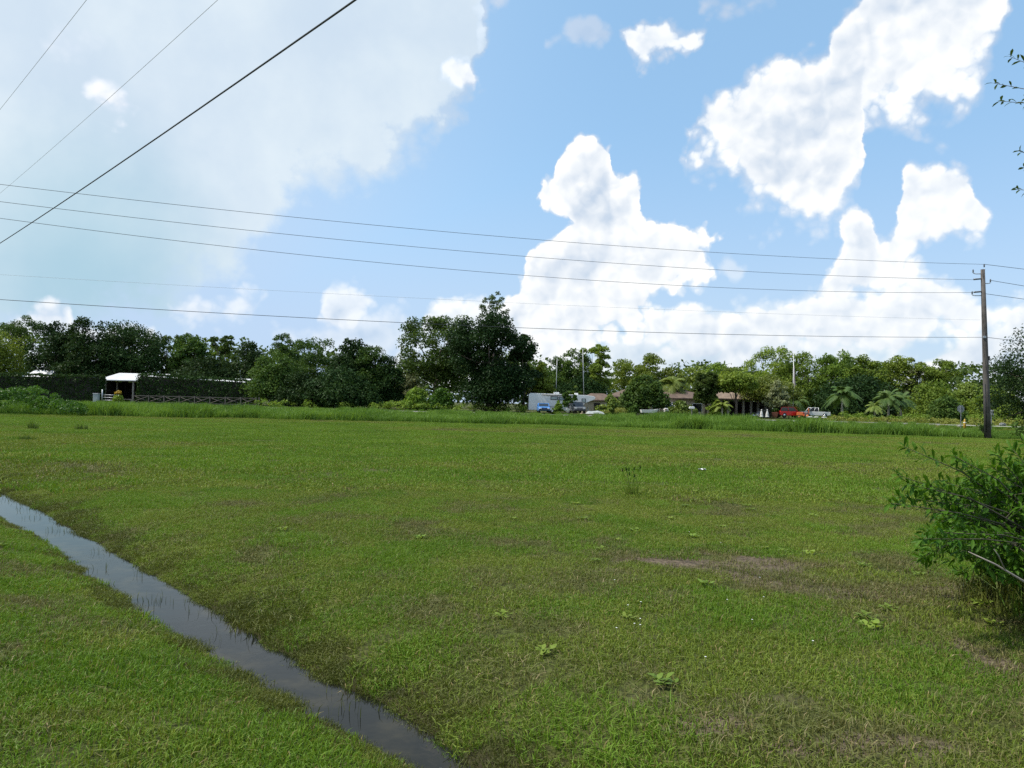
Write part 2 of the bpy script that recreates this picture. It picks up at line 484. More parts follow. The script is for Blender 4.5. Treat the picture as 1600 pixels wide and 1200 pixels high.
class MB:
    def __init__(self):
        self.v, self.f, self.s = [], [], []

    def add(self, vs, fs, smooth=False):
        b = len(self.v)
        self.v += [tuple(p) for p in vs]
        self.f += [tuple(i + b for i in f) for f in fs]
        self.s += [smooth] * len(fs)
        return self

    def box(self, c, s, rz=0.0, top=None):
        """centre, full size; top = (sx, sy) scale of the top face"""
        hx, hy, hz = s[0] / 2, s[1] / 2, s[2] / 2
        tx, ty = top or (1, 1)
        vs = []
        for z, kx, ky in ((-hz, 1, 1), (hz, tx, ty)):
            for x, y in ((-hx, -hy), (hx, -hy), (hx, hy), (-hx, hy)):
                x, y = x * kx, y * ky
                vs.append((c[0] + x * math.cos(rz) - y * math.sin(rz), c[1] + x * math.sin(rz) + y * math.cos(rz), c[2] + z))
        return self.add(vs, [(3, 2, 1, 0), (4, 5, 6, 7), (0, 1, 5, 4), (1, 2, 6, 5), (2, 3, 7, 6), (3, 0, 4, 7)])

    def tube(self, path, rad, n=8, cap=True):
        path = [Vector(p) for p in path]
        if isinstance(rad, (int, float)):
            rad = [rad] * len(path)
        vs, fs = [], []
        ref = Vector((0.13, 0.21, 0.97))
        for i, p in enumerate(path):
            d = (path[min(i + 1, len(path) - 1)] - path[max(i - 1, 0)]).normalized()
            a = d.cross(ref)
            if a.length < 1e-3:
                a = d.cross(Vector((1, 0, 0)))
            a.normalize()
            b = d.cross(a)
            for k in range(n):
                q = 2 * math.pi * k / n
                vs.append(p + (a * math.cos(q) + b * math.sin(q)) * rad[i])
        for i in range(len(path) - 1):
            for k in range(n):
                fs.append((i * n + k, i * n + (k + 1) % n, (i + 1) * n + (k + 1) % n, (i + 1) * n + k))
        if cap:
            fs.append(tuple(range(n - 1, -1, -1)))
            fs.append(tuple((len(path) - 1) * n + k for k in range(n)))
        return self.add(vs, fs, True)

    def lathe(self, c, prof, n=14):
        vs, fs = [], []
        for r, z in prof:
            for k in range(n):
                q = 2 * math.pi * k / n
                vs.append((c[0] + r * math.cos(q), c[1] + r * math.sin(q), c[2] + z))
        for i in range(len(prof) - 1):
            for k in range(n):
                fs.append((i * n + k, i * n + (k + 1) % n, (i + 1) * n + (k + 1) % n, (i + 1) * n + k))
        fs.append(tuple(range(n - 1, -1, -1)))
        fs.append(tuple((len(prof) - 1) * n + k for k in range(n)))
        return self.add(vs, fs, True)

    def prism(self, outline, y0, y1):
        """outline in (x, z), pushed from y0 to y1"""
        n = len(outline)
        vs = [(x, y0, z) for x, z in outline] + [(x, y1, z) for x, z in outline]
        fs = [tuple(range(n)), tuple(range(2 * n - 1, n - 1, -1))]
        for k in range(n):
            j = (k + 1) % n
            fs.append((k, k + n, j + n, j))
        return self.add(vs, fs)

    def build(self, name, mat, parent=None, bevel=0.0):
        me = bpy.data.meshes.new(name)
        me.from_pydata(self.v, [], self.f)
        me.polygons.foreach_set('use_smooth', self.s)
        me.materials.append(mat)
        me.update()
        o = mobj(name, me, parent)
        if bevel:
            b = o.modifiers.new('bevel', 'BEVEL')
            b.width = bevel
            b.segments = 2
            b.limit_method = 'ANGLE'
        return o


def unit(a):
    return a / np.maximum(np.linalg.norm(a, axis=-1, keepdims=True), 1e-6)


def leaf_quads(pts, nrm, size, aspect=0.55, r=rng):
    """diamond leaves at pts with normals about nrm"""
    n = len(pts)
    t = unit(np.cross(nrm, r.normal(size=(n, 3))))
    b = np.cross(nrm, t)
    L = (size * r.uniform(0.6, 1.45, n))[:, None]
    Wd = L * aspect * r.uniform(0.7, 1.3, n)[:, None]
    return np.stack([pts - t * L * .5, pts + b * Wd * .5 + t * L * .06, pts + t * L * .5, pts - b * Wd * .5 + t * L * .06], 1)


def clump_leaves(cen, rad, n, size, flat=0.75, r=rng, aspect=0.6):
    """leaves through the outer part of ellipsoidal clumps"""
    cen, rad = np.asarray(cen, float), np.asarray(rad, float)
    w = rad ** 2
    k = r.choice(len(cen), n, p=w / w.sum())
    d = unit(r.normal(size=(n, 3)))
    d[:, 2] = np.where(d[:, 2] < -0.3, -d[:, 2] * 0.8, d[:, 2])
    d = unit(d)
    rr = rad[k] * (0.40 + 0.75 * r.random(n) ** 0.75)
    off = d * rr[:, None]
    off[:, 2] *= flat
    p = cen[k] + off
    nr = unit(d * 0.55 + r.normal(size=(n, 3)) * 0.75 + np.array([0, 0, 0.35]))
    return leaf_quads(p, nr, size, aspect, r)


# ------------------------------------------------------------------ value noise for layout
_lat = rng.random((64, 64))


def vnoise(x, y, s):
    x, y = np.asarray(x, float) * s + 17.3, np.asarray(y, float) * s + 5.7
    i, j = np.floor(x).astype(int), np.floor(y).astype(int)
    u, v = x - i, y - j
    u, v = u * u * (3 - 2 * u), v * v * (3 - 2 * v)
    g = lambda a, b: _lat[a % 64, b % 64]
    return (g(i, j) * (1 - u) + g(i + 1, j) * u) * (1 - v) + (g(i, j + 1) * (1 - u) + g(i + 1, j + 1) * u) * v


def sstep(x, a, b):
    t = np.clip((np.asarray(x, float) - a) / (b - a), 0, 1)
    return t * t * (3 - 2 * t)


# ------------------------------------------------------------------ ditch and ground
ZW = -0.22
far_edge = [(0, 768), (60, 795), (150, 845), (250, 905), (350, 965), (420, 1010), (500, 1055), (560, 1085), (620, 1118), (690, 1160), (730, 1198)]
near_edge = [(0, 810), (50, 838), (110, 880), (180, 930), (250, 975), (300, 1010), (370, 1050), (430, 1085), (500, 1125), (560, 1155), (625, 1195)]
fe = np.array([G(x, y, ZW)[:2] for x, y in far_edge])
ne = np.array([G(x, y, ZW)[:2] for x, y in near_edge])
dax = unit((fe[0] + ne[0]) - (fe[-1] + ne[-1]))      # along the ditch, away from the camera
dnx = np.array([dax[1], -dax[0]])                    # across, towards the lawn (+)


def sn_of(x, y):
    return x * dax[0] + y * dax[1], x * dnx[0] + y * dnx[1]


fs_, fn_ = sn_of(fe[:, 0], fe[:, 1])
ns_, nn_ = sn_of(ne[:, 0], ne[:, 1])
o1, o2 = np.argsort(fs_), np.argsort(ns_)
fs_, fn_, ns_, nn_ = fs_[o1], fn_[o1], ns_[o2], nn_[o2]


def ditch(x, y):
    """signed distance to the water's edge (negative in the water), and side"""
    s, n = sn_of(np.asarray(x, float), np.asarray(y, float))
    a = np.interp(s, ns_, nn_)
    b = np.interp(s, fs_, fn_)
    c, hw = (a + b) / 2, np.maximum((b - a) / 2, 0.1)
    wob = (vnoise(x, y, 2.3) - 0.5) * 0.05 + (vnoise(x, y, 6.0) - 0.5) * 0.05
    return np.abs(n - c) - hw + wob, np.sign(n - c), s


def height(x, y):
    d, side, s = ditch(x, y)
    up = ZW * (1 - np.clip(d / 1.6, 0, 1) * (2 - np.clip(d / 1.6, 0, 1)))
    dn = ZW - 0.10 * np.clip(-d / 0.25, 0, 1)
    z = np.where(d > 0, up, dn)
    fade = sstep(s, 60, 40) * sstep(s, -25, -15)
    z = z * fade
    bump = (vnoise(x, y, 0.3) - 0.5) * 0.05
    return z + bump * sstep(d, 0.1, 1.2)


def axis(lo, hi, fine0, fine1, h, grow=1.16):
    a = list(np.arange(fine0, fine1 + 1e-6, h))
    s = h
    while a[-1] < hi:
        s *= grow
        a.append(a[-1] + s)
    s = h
    while a[0] > lo:
        s *= grow
        a.insert(0, a[0] - s)
    return np.array(a)


gx = axis(-4000, 4000, -16, 14, 0.1)
gy = axis(-1500, 6000, -1, 20, 0.1)
XX, YY = np.meshgrid(gx, gy)
ZZ = height(XX, YY)
nx, ny = len(gx), len(gy)
me = bpy.data.meshes.new('ground')
me.vertices.add(nx * ny)
me.vertices.foreach_set('co', np.stack([XX, YY, ZZ], -1).astype(np.float32).reshape(-1))
ii = (np.arange(ny - 1)[:, None] * nx + np.arange(nx - 1)[None, :]).reshape(-1)
loops = np.stack([ii, ii + 1, ii + nx + 1, ii + nx], 1).astype(np.int32)
me.loops.add(loops.size)
me.loops.foreach_set('vertex_index', loops.reshape(-1))
me.polygons.add(len(loops))
me.polygons.foreach_set('loop_start', np.arange(len(loops), dtype=np.int32) * 4)
me.polygons.foreach_set('use_smooth', np.ones(len(loops), dtype=bool))
me.update(calc_edges=True)
dd, _, _ = ditch(XX, YY)
wet = (1 - sstep(dd, 0.0, 0.45)).astype(np.float32)
at = me.attributes.new('mud', 'FLOAT', 'POINT')
at.data.foreach_set('value', wet.reshape(-1))

# bare patches of the lawn (x, y, radius x, radius y, strength)
BARE = []
for px, py, rx, ry, st in [(1130, 885, 1.3, 0.8, .9), (1210, 900, 1.0, 0.5, .8), (1400, 925, 1.2, .6, .8), (1500, 930, 0.9, .6, .9), (1575, 1045, .6, .35, 1.), (1500, 1010, .5, .25, .7),
                           (1100, 1125, .35, .2, .8), (1240, 1165, .4, .2, .9), (1390, 1160, .45, .2, .8), (985, 895, 1.2, .4, .45), (1330, 1000, .5, .3, .4), (1070, 1085, .5, .25, .5),
                           (790, 845, .6, .4, .5), (1000, 1040, .3, .2, .5), (1180, 1090, .5, .25, .5), (1480, 1100, .4, .3, .5), (950, 1165, .25, .15, .6), (60, 1150, .4, .2, .4), (330, 1130, .3, .2, .4)]:
    g = G(px, py)
    BARE.append((g.x, g.y, rx * .9, ry * .8, st * .95))


def bareness(x, y):
    b = np.zeros_like(np.asarray(x, float))
    w = (vnoise(x, y, 2.1) - 0.5) * 1.1 + (vnoise(x, y, 5.3) - 0.5) * 0.6
    for bx, by, rx, ry, st in BARE:
        q = np.sqrt(((x - bx) / rx) ** 2 + ((y - by) / ry) ** 2) + w
        b = np.maximum(b, st * (1 - sstep(q, 0.5, 1.25)))
    return b


ab = me.attributes.new('bare', 'FLOAT', 'POINT')
ab.data.foreach_set('value', bareness(XX, YY).astype(np.float32).reshape(-1))

gm, t, b = base_mat('ground_turf')
geo = t.new('ShaderNodeNewGeometry')
pos = geo.outputs['Position']
n1 = t.noise(pos, 0.22, 4, 0.55)
n2 = t.noise(pos, 2.2, 5, 0.6)
n3 = t.noise(pos, 30.0, 4, 0.65)
turf = t.mix(t.ss(n1, 0.35, 0.65), (0.060, 0.075, 0.016), (0.088, 0.108, 0.024))
turf = t.mix(t.ss(n2, 0.40, 0.72, 0, 0.6), turf, (0.125, 0.125, 0.040))
turf = t.mix(t.ss(n3, 0.42, 0.58, 0, 0.8), turf, (0.028, 0.030, 0.010))
am = t.new('ShaderNodeAttribute', attribute_name='mud')
ab_ = t.new('ShaderNodeAttribute', attribute_name='bare')
soil = t.mix(t.ss(n3, 0.35, 0.65), (0.055, 0.042, 0.028), (0.16, 0.125, 0.085))
turf = t.mix(t.ss(t.m('MULTIPLY_ADD', t.m('SUBTRACT', n2, 0.5), 0.6, ab_.outputs['Fac']), 0.35, 0.75), turf, soil)
turf = t.mix(t.m('MULTIPLY', am.outputs['Fac'], 0.9), turf, (0.032, 0.026, 0.014))
t.put(b.inputs['Base Color'], turf)
b.inputs['Roughness'].default_value = 0.95
b.inputs['Specular IOR Level'].default_value = 0.15
bn = t.new('ShaderNodeBump')
bn.inputs['Strength'].default_value = 0.6
bn.inputs['Distance'].default_value = 0.03
t.put(bn.inputs['Height'], t.m('ADD', n3, t.m('MULTIPLY', n2, 0.6)))
t.put(b.inputs['Normal'], bn.outputs[0])
me.materials.append(gm)
tag(mobj('ground', me), kind='structure', label='flat mown green ground reaching to the tree line', cat='ground')

# water in the ditch
wm, t, b = base_mat('ditch_water')
b.inputs['Base Color'].default_value = (0.012, 0.013, 0.010, 1)
b.inputs['Roughness'].default_value = 0.03
b.inputs['IOR'].default_value = 1.33
b.inputs['Specular IOR Level'].default_value = 0.24
geo = t.new('ShaderNodeNewGeometry')
t.put(b.inputs['Base Color'], t.mix(t.ss(t.noise(geo.outputs['Position'], 3.0, 5, 0.6), 0.45, 0.7), (0.010, 0.011, 0.009), (0.030, 0.027, 0.016)))
bn = t.new('ShaderNodeBump')
bn.inputs['Strength'].default_value = 0.10
bn.inputs['Distance'].default_value = 0.01
t.put(bn.inputs['Height'], t.noise(geo.outputs['Position'], 9.0, 3, 0.5))
t.put(b.inputs['Normal'], bn.outputs[0])
ss_ = np.linspace(-14, 48, 130)
cA, cB = np.interp(ss_, ns_, nn_) - 0.35, np.interp(ss_, fs_, fn_) + 0.35
va = ss_[:, None] * dax + cA[:, None] * dnx
vb = ss_[:, None] * dax + cB[:, None] * dnx
mb = MB()
mb.add([(p[0], p[1], ZW) for p in va] + [(p[0], p[1], ZW) for p in vb], [(i, i + 130, i + 131, i + 1) for i in range(129)])
tag(mb.build('ditch_water', wm), kind='structure', label='narrow still water lying in the shallow roadside ditch', cat='water')

# far road
rm, t, b = base_mat('road_asphalt')
geo = t.new('ShaderNodeNewGeometry')
t.put(b.inputs['Base Color'], t.mix(t.noise(geo.outputs['Position'], 1.2, 6, 0.65), (0.13, 0.125, 0.11), (0.22, 0.21, 0.19)))
b.inputs['Roughness'].default_value = 0.9
mb = MB()
ra, rb = Vector((-400, 127, 0)), Vector((400, 78, 0))
n = 80
vs = []
for i in range(n + 1):
    p = ra.lerp(rb, i / n)
    vs += [(p.x, p.y - 3.2, 0.16), (p.x, p.y + 3.2, 0.16), (p.x, p.y - 5.5, -0.05), (p.x, p.y + 5.5, -0.05)]
fs2 = []
for i in range(n):
    a, c = i * 4, i * 4 + 4
    fs2 += [(a, c, c + 1, a + 1), (a + 2, c + 2, c, a), (a + 1, c + 1, c + 3, a + 3)]
mb.add(vs, fs2)
road = tag(mb.build('road', rm), kind='structure', label='pale country road crossing behind the tall grass', cat='road')


def road_y(x):
    return 127 + (78 - 127) * (np.asarray(x) + 400) / 800


# pale driveway at the right, running from the road to the sign
mb = MB()
a = [G(1575, 661), G(1420, 663)]
mb.add([(X(1470, 84), 84.5, .33), (X(1660, 80), 80.5, .33), (X(1660, 80), 78.0, .33), (X(1470, 84), 82.2, .33)], [(3, 2, 1, 0)])
tag(mb.build('pavement', paint('pale_concrete', (0.55, 0.52, 0.46), 0.9, var=0.1, scale=0.6)), kind='structure', label='pale concrete edge strip beside the road near the pole', cat='pavement')

# ------------------------------------------------------------------ lawn and tall grass
PATCH_COLS = {}


def blades(n, size, h0, h1, w, lean, r, disc=False):
    """n curved blades over a square of that size, 2 quads each -> (2n,4,3)"""
    bx = r.uniform(-size / 2, size / 2, (n, 2))
    if disc:
        a, q = r.uniform(0, 2 * np.pi, n), size / 2 * np.sqrt(r.random(n))
        bx = np.stack([np.cos(a) * q, np.sin(a) * q], 1)
    h = r.uniform(h0, h1, n)
    ang = r.uniform(0, 2 * np.pi, n)
    ld = np.stack([np.cos(ang), np.sin(ang)], 1)
    le = np.abs(r.normal(0, lean, n))
    fa = r.uniform(0, 2 * np.pi, n)
    wd = np.stack([np.cos(fa), np.sin(fa), np.zeros(n)], 1) * (w * r.uniform(0.6, 1.3, n))[:, None] * .5
    p0 = np.concatenate([bx, np.full((n, 1), -0.012)], 1)
    p1 = np.concatenate([bx + ld * (h * le * .35)[:, None], (h * .6)[:, None]], 1)
    k = 1 / np.sqrt(1 + (le * .6) ** 2)
    p2 = np.concatenate([bx + ld * (h * le)[:, None], (h * k)[:, None]], 1)
    q1 = np.stack([p0 - wd, p0 + wd, p1 + wd * .85, p1 - wd * .85], 1)
    q2 = np.stack([p1 - wd * .85, p1 + wd * .85, p2 + wd * .12, p2 - wd * .12], 1)
    return np.stack([q1, q2], 1).reshape(-1, 4, 3)


def rosette(r, n, lsize):
    """low broad leaves"""
    out = []
    for i in range(n):
        a = r.uniform(0, 2 * np.pi)
        d = np.array([np.cos(a), np.sin(a), 0])
        s = np.array([-d[1], d[0], 0])
        L = lsize * r.uniform(.6, 1.2)
        o = np.array([*r.uniform(-.05, .05, 2), 0.02])
        up = np.array([0, 0, 1]) * L * r.uniform(.2, .7)
        w = L * .3
        m_ = o + d * L * .5 + up * .8
        out.append([o - s * w * .2, o + s * w * .2, m_ + s * w, m_ - s * w])
        out.append([m_ - s * w, m_ + s * w, o + d * L + up + s * w * .3, o + d * L + up - s * w * .3])
    return np.array(out)


def patch_collection(cname, plist):
    col_ = bpy.data.collections.new(cname)
    for i, me_ in enumerate(plist):
        o = bpy.data.objects.new('%s_%02d' % (cname, i), me_)
        col_.objects.link(o)
    return col_


def scatter(name, pts, rot, scl, idx, coll, label, cat):
    me_ = bpy.data.meshes.new(name)
    n = len(pts)
    me_.vertices.add(n)
    me_.vertices.foreach_set('co', np.asarray(pts, np.float32).reshape(-1))
    pts = np.asarray(pts, float)
    e = 0.12
    sx = (height(pts[:, 0] + e, pts[:, 1]) - height(pts[:, 0] - e, pts[:, 1])) / (2 * e)
    sy = (height(pts[:, 0], pts[:, 1] + e) - height(pts[:, 0], pts[:, 1] - e)) / (2 * e)
    r3 = np.zeros((n, 3), np.float32)
    r3[:, 2] = rot
    for i in np.nonzero((np.abs(sx) + np.abs(sy) > .01) & (np.abs(pts[:, 2] - ZW) > 1e-6))[0]:
        q = Vector((0, 0, 1)).rotation_difference(Vector((-sx[i], -sy[i], 1)).normalized())
        r3[i] = (q.to_matrix() @ Matrix.Rotation(rot[i], 3, 'Z')).to_euler('XYZ')
    a = me_.attributes.new('rot', 'FLOAT_VECTOR', 'POINT')
    a.data.foreach_set('vector', r3.reshape(-1))
    a = me_.attributes.new('scl', 'FLOAT', 'POINT')
    a.data.foreach_set('value', np.asarray(scl, np.float32))
    a = me_.attributes.new('idx', 'INT', 'POINT')
    a.data.foreach_set('value', np.asarray(idx, np.int32))
    o = mobj(name, me_)
    ng = bpy.data.node_groups.new(name, 'GeometryNodeTree')
    ng.interface.new_socket('Geometry', in_out='INPUT', socket_type='NodeSocketGeometry')
    ng.interface.new_socket('Geometry', in_out='OUTPUT', socket_type='NodeSocketGeometry')
    gi, go = ng.nodes.new('NodeGroupInput'), ng.nodes.new('NodeGroupOutput')
    ci = ng.nodes.new('GeometryNodeCollectionInfo')
    ci.inputs['Collection'].default_value = coll
    ci.inputs['Separate Children'].default_value = True
    ci.inputs['Reset Children'].default_value = True
    ip = ng.nodes.new('GeometryNodeInstanceOnPoints')
    ip.inputs['Pick Instance'].default_value = True

    def attr(nm, ty):
        q = ng.nodes.new('GeometryNodeInputNamedAttribute')
        q.data_type = ty
        q.inputs['Name'].default_value = nm
        return q.outputs['Attribute']
    L = ng.links.new
    L(gi.outputs[0], ip.inputs['Points'])
    L(ci.outputs[0], ip.inputs['Instance'])
    L(attr('idx', 'INT'), ip.inputs['Instance Index'])
    L(attr('rot', 'FLOAT_VECTOR'), ip.inputs['Rotation'])
    L(attr('scl', 'FLOAT'), ip.inputs['Scale'])
    L(ip.outputs[0], go.inputs[0])
    md = o.modifiers.new('scatter', 'NODES')
    md.node_group = ng
    return tag(o, label, cat, None, 'stuff')


def jitter_grid(x0, x1, y0, y1, h, r):
    gx_, gy_ = np.meshgrid(np.arange(x0, x1, h), np.arange(y0, y1, h))
    p = np.stack([gx_.reshape(-1), gy_.reshape(-1)], 1)
    return p + r.uniform(-h * .5, h * .5, p.shape)


# where the mown lawn ends (left, middle, right)
eL, eM, eR = G(0, 647), G(800, 663), G(1540, 685)


def edge_y(x):
    return np.interp(x, [eL.x - 40, eL.x, eM.x, eR.x, eR.x + 30], [eL.y + 4, eL.y, eM.y, eR.y, eR.y - 5]) + (vnoise(x, x * 0, 0.3) - 0.5) * 1.6 + (vnoise(x, x * 0 + 3, 1.1) - 0.5) * .8


r_ = np.random.default_rng(21)
near_p = [quad_mesh('p', blades(820, 0.5, 0.014, 0.042, 0.0054, 1.1, r_), GRASS, per=2) for _ in range(5)]
near_p += [quad_mesh('p', blades(760, 0.5, 0.014, 0.040, 0.0054, 1.2, r_), GRASS2, per=2) for _ in range(3)]
near_p += [quad_mesh('p', blades(420, 0.5, 0.015, 0.055, 0.005, 1.5, r_), STRAW, per=2) for _ in range(2)]
near_p += [quad_mesh('p', blades(640, 0.5, 0.02, 0.07, 0.006, 0.9, r_), WETG, per=2) for _ in range(2)]
near_p += [quad_mesh('p', blades(16, 0.40, 0.03, 0.10, 0.005, 0.5, r_), WETG, per=2) for _ in range(2)]      # sprouts standing in the water
near_p += [quad_mesh('p', blades(520, 0.5, 0.025, 0.065, 0.0055, 1.0, r_), GRASS, per=2) for _ in range(2)]       # longer tufts
near_p += [quad_mesh('p', rosette(r_, 14, 0.055), L_MID, per=2)]
near_coll = patch_collection('near_blades', near_p)
pp = jitter_grid(-17, 19, -0.6, 15, 0.30, r_)
keep = np.abs(pp[:, 0]) < pp[:, 1] * 0.74 + 5.0
pp = pp[keep]
x, y = pp[:, 0], pp[:, 1]
d_, side_, s_ = ditch(x, y)
ba = bareness(x, y)
u = r_.random(len(pp))
oliv = vnoise(x, y, 0.6) * .4 + vnoise(x, y, 1.5) * .35 + vnoise(x, y, 3.1) * .25 + 0.14 * (side_ > 0)
idx = np.where(oliv + (u - .5) * .35 > 0.60, 5 + (u * 977).astype(int) % 3, (u * 991).astype(int) % 5)
idx = np.where((vnoise(x, y, 1.1) > .80) & (r_.random(len(pp)) < .7), 14 + (u * 613).astype(int) % 2, idx)
strawy = (ba + (u - .5) * .5 > .28) | (u < 0.05) | (vnoise(x + 40, y, 1.9) + (u - .5) * .25 > .80)
idx = np.where(strawy, 8 + (u * 709).astype(int) % 2, idx)
wetz = (d_ < np.where(side_ > 0, .26, .12) + .2 * (u - .5)) & (d_ > 0.02)
idx = np.where(wetz & (r_.random(len(pp)) < .85), 10 + (u * 379).astype(int) % 2, idx)
inw = (d_ <= 0.02)
idx = np.where(inw, 12 + (u * 449).astype(int) % 2, idx)
ros = (~wetz) & (~inw) & (r_.random(len(pp)) < np.where((x > 0.5), 0.05, 0.012))
idx = np.where(ros, 16, idx)
drop = (inw & ~((side_ > 0) & (d_ > -0.20) & (r_.random(len(pp)) < .5)) & ~((d_ > -.10) & (r_.random(len(pp)) < .3))) | ((ba > .8) & (r_.random(len(pp)) < .6))
ok = ~drop
# extra pieces for sprouts in the lawn-side shallows
z = np.where(inw, ZW, height(x, y))
scl = r_.uniform(.8, 1.25, len(pp)) * np.where(inw, .9, np.where(d_ < .22, .62, 1.0))
pe = jitter_grid(-14, 6, 1.6, 15, 0.17, r_)
de, se_, _s = ditch(pe[:, 0], pe[:, 1])
pe = pe[(de > -0.02) & (de < np.where(se_ > 0, .30, .16) * (.5 + vnoise(pe[:, 0], pe[:, 1], 1.4)))]
PT = np.concatenate([np.stack([x, y, z], 1)[ok], np.stack([pe[:, 0], pe[:, 1], height(pe[:, 0], pe[:, 1])], 1)])
SC = np.concatenate([scl[ok], r_.uniform(.42, .62, len(pe))])
IX = np.concatenate([idx[ok], np.where(r_.random(len(pe)) < .45, 5, r_.integers(10, 12, len(pe)))])
scatter('lawn_grass', PT, r_.uniform(0, 6.28, len(PT)), SC, IX, near_coll,
        'short mown green and straw coloured lawn grass along the ditch', 'grass')

mid_p = [quad_mesh('p', blades(900, 1.5, 0.03, 0.075, 0.016, 0.8, r_), GRASS, per=2) for _ in range(4)]
mid_p += [quad_mesh('p', blades(850, 1.5, 0.03, 0.070, 0.016, 0.9, r_), GRASS2, per=2) for _ in range(4)]
mid_p += [quad_mesh('p', blades(500, 1.5, 0.02, 0.060, 0.014, 1.2, r_), STRAW, per=2)]
mid_coll = patch_collection('mid_blades', mid_p)
pp = jitter_grid(-52, 50, 13.5, 60, 0.95, r_)
x, y = pp[:, 0], pp[:, 1]
d_, side_, s_ = ditch(x, y)
ok = (np.abs(x) < y * 0.74 + 5) & (y < edge_y(x) + .3) & (d_ > .4)
pp, x, y = pp[ok], x[ok], y[ok]
u = r_.random(len(pp))
# darker, thinner bands across the field
bands = vnoise(x, y, 0.10) * .5 + vnoise(x * .4, y, 0.34) * .5
idx = np.where(bands + (u - .5) * .3 > .55, 4 + (u * 977).astype(int) % 4, (u * 991).astype(int) % 4)
idx = np.where((bands > .72) & (u < .5), 8, idx)
scatter('field_grass', np.stack([x, y, height(x, y)], 1), r_.uniform(0, 6.28, len(pp)), r_.uniform(.8, 1.2, len(pp)), idx, mid_coll,
        'mown grass of the open field running out to the tall verge', 'grass')

# tall verge grass between field and road
tall_p = [quad_mesh('p', blades(170, 1.3, 0.22, 0.62, 0.035, 0.55, r_, True), TALL, per=2) for _ in range(5)]
tall_p += [quad_mesh('p', blades(150, 1.3, 0.18, 0.50, 0.035, 0.6, r_, True), TALLY, per=2) for _ in range(2)]
tall_p += [quad_mesh('p', blades(190, 1.2, 0.40, 0.95, 0.040, 0.45, r_, True), TALL, per=2) for _ in range(2)]
tall_coll = patch_collection('verge_blades', tall_p)
pa = jitter_grid(-75, 75, 40, 66, 0.62, r_)
pa = pa[(pa[:, 1] > edge_y(pa[:, 0])) & (pa[:, 1] < edge_y(pa[:, 0]) + 8)]
pb = jitter_grid(-110, 110, 48, 128, 1.35, r_)
pb = pb[(pb[:, 1] > edge_y(pb[:, 0]) + 7.5)]
pp = np.concatenate([pa, pb])
x, y = pp[:, 0], pp[:, 1]
ok = (np.abs(y - road_y(x)) > 4.2) & (np.abs(x) < y * .76 + 8) & (y < road_y(x) + 18)
pp, x, y = pp[ok], x[ok], y[ok]
u = r_.random(len(pp))
vn = vnoise(x, y, .22)
idx = np.where(vn + (u - .5) * .3 > .66, 7 + (u * 557).astype(int) % 2, (u * 991).astype(int) % 5)
yel = ((x > 10) & (y > 70)) * .45 + ((y > road_y(x))) * .25
idx = np.where(u < yel, 5 + (u * 877).astype(int) % 2, idx)
scl = (.55 + .9 * vnoise(x, y, .35)) * np.where(y < edge_y(x) + 8, 1.0, .62) * r_.uniform(.75, 1.2, len(pp)) * np.where(x > 22, .8, 1.0) * np.where(y > road_y(x), .5, 1.0)
scatter('tall_grass', np.stack([x, y, height(x, y)], 1), r_.uniform(0, 6.28, len(pp)), scl, idx, tall_coll,
        'uncut bright green tall grass between the field and the road', 'grass')

# ------------------------------------------------------------------ mound of weeds at the left end of the verge
r2 = np.random.default_rng(5)
cen, rad = [], []
for i in range(150):
    px = r2.uniform(-160, 150)
    dp = r2.uniform(50, 58)
    k = 1.0 if px < 60 else max(.25, 1 - (px - 60) / 110)
    hh = k * r2.uniform(.3, 1.75)
    cen.append((X(px, dp), dp, hh))
    rad.append(r2.uniform(.25, .5))
Q = clump_leaves(cen, rad, 15000, 0.16, .8, r2, .45)
tag(mobj('weeds', quad_mesh('weeds', Q, L_FRESH)), 'rank green broadleaf weeds heaped below the clipped hedge', 'weeds', kind='stuff')


# ------------------------------------------------------------------ trees
def crown_pts(kind, h, w, zb, nc, r):
    cen, rad = [], []
    tries = 0
    while len(cen) < nc and tries < nc * 40:
        tries += 1
        tt = r.random()
        if kind == 'spire':
            env = max(0.06, (1 - tt) ** 0.75) * (0.55 + .45 * min(1, tt * 6))
        elif kind == 'tall':
            env = (1 - abs(2 * tt - .85) ** 2.6 * .75) if tt < .43 else max(.10, 1 - ((tt - .43) / .57) ** 2.5)
        elif kind == 'umbrella':
            env = 1.0 if tt > .55 else .35 + tt * .6
            if tt > .85:
                env = .75
        elif kind == 'dome':
            env = math.sqrt(max(0.03, 1 - tt ** 2.2))
        else:
            env = max(0.02, 1 - (2 * tt - .9) ** 2 / 1.25) ** .36
        if r.random() > env ** 1.3:
            continue
        q = r.random() ** .5
        a = r.uniform(0, 2 * math.pi)
        rc = w * (r.uniform(.085, .20) if kind != 'airy' else r.uniform(.08, .15)) * (1 - .35 * tt)
        rr = max(0, w / 2 * env - rc * .6) * q * r.uniform(.85, 1.1)
        z = zb + (h - zb - rc * .5) * tt
        cen.append((rr * math.cos(a), rr * math.sin(a) * .85, z))
        rad.append(rc)
    cen, rad = np.array(cen), np.array(rad)
    mz = (cen[:, 2] + rad * .85).max()
    cen[:, 2] = zb + (cen[:, 2] - zb) * (h - zb) / max(mz - zb, .1)
    return cen, rad


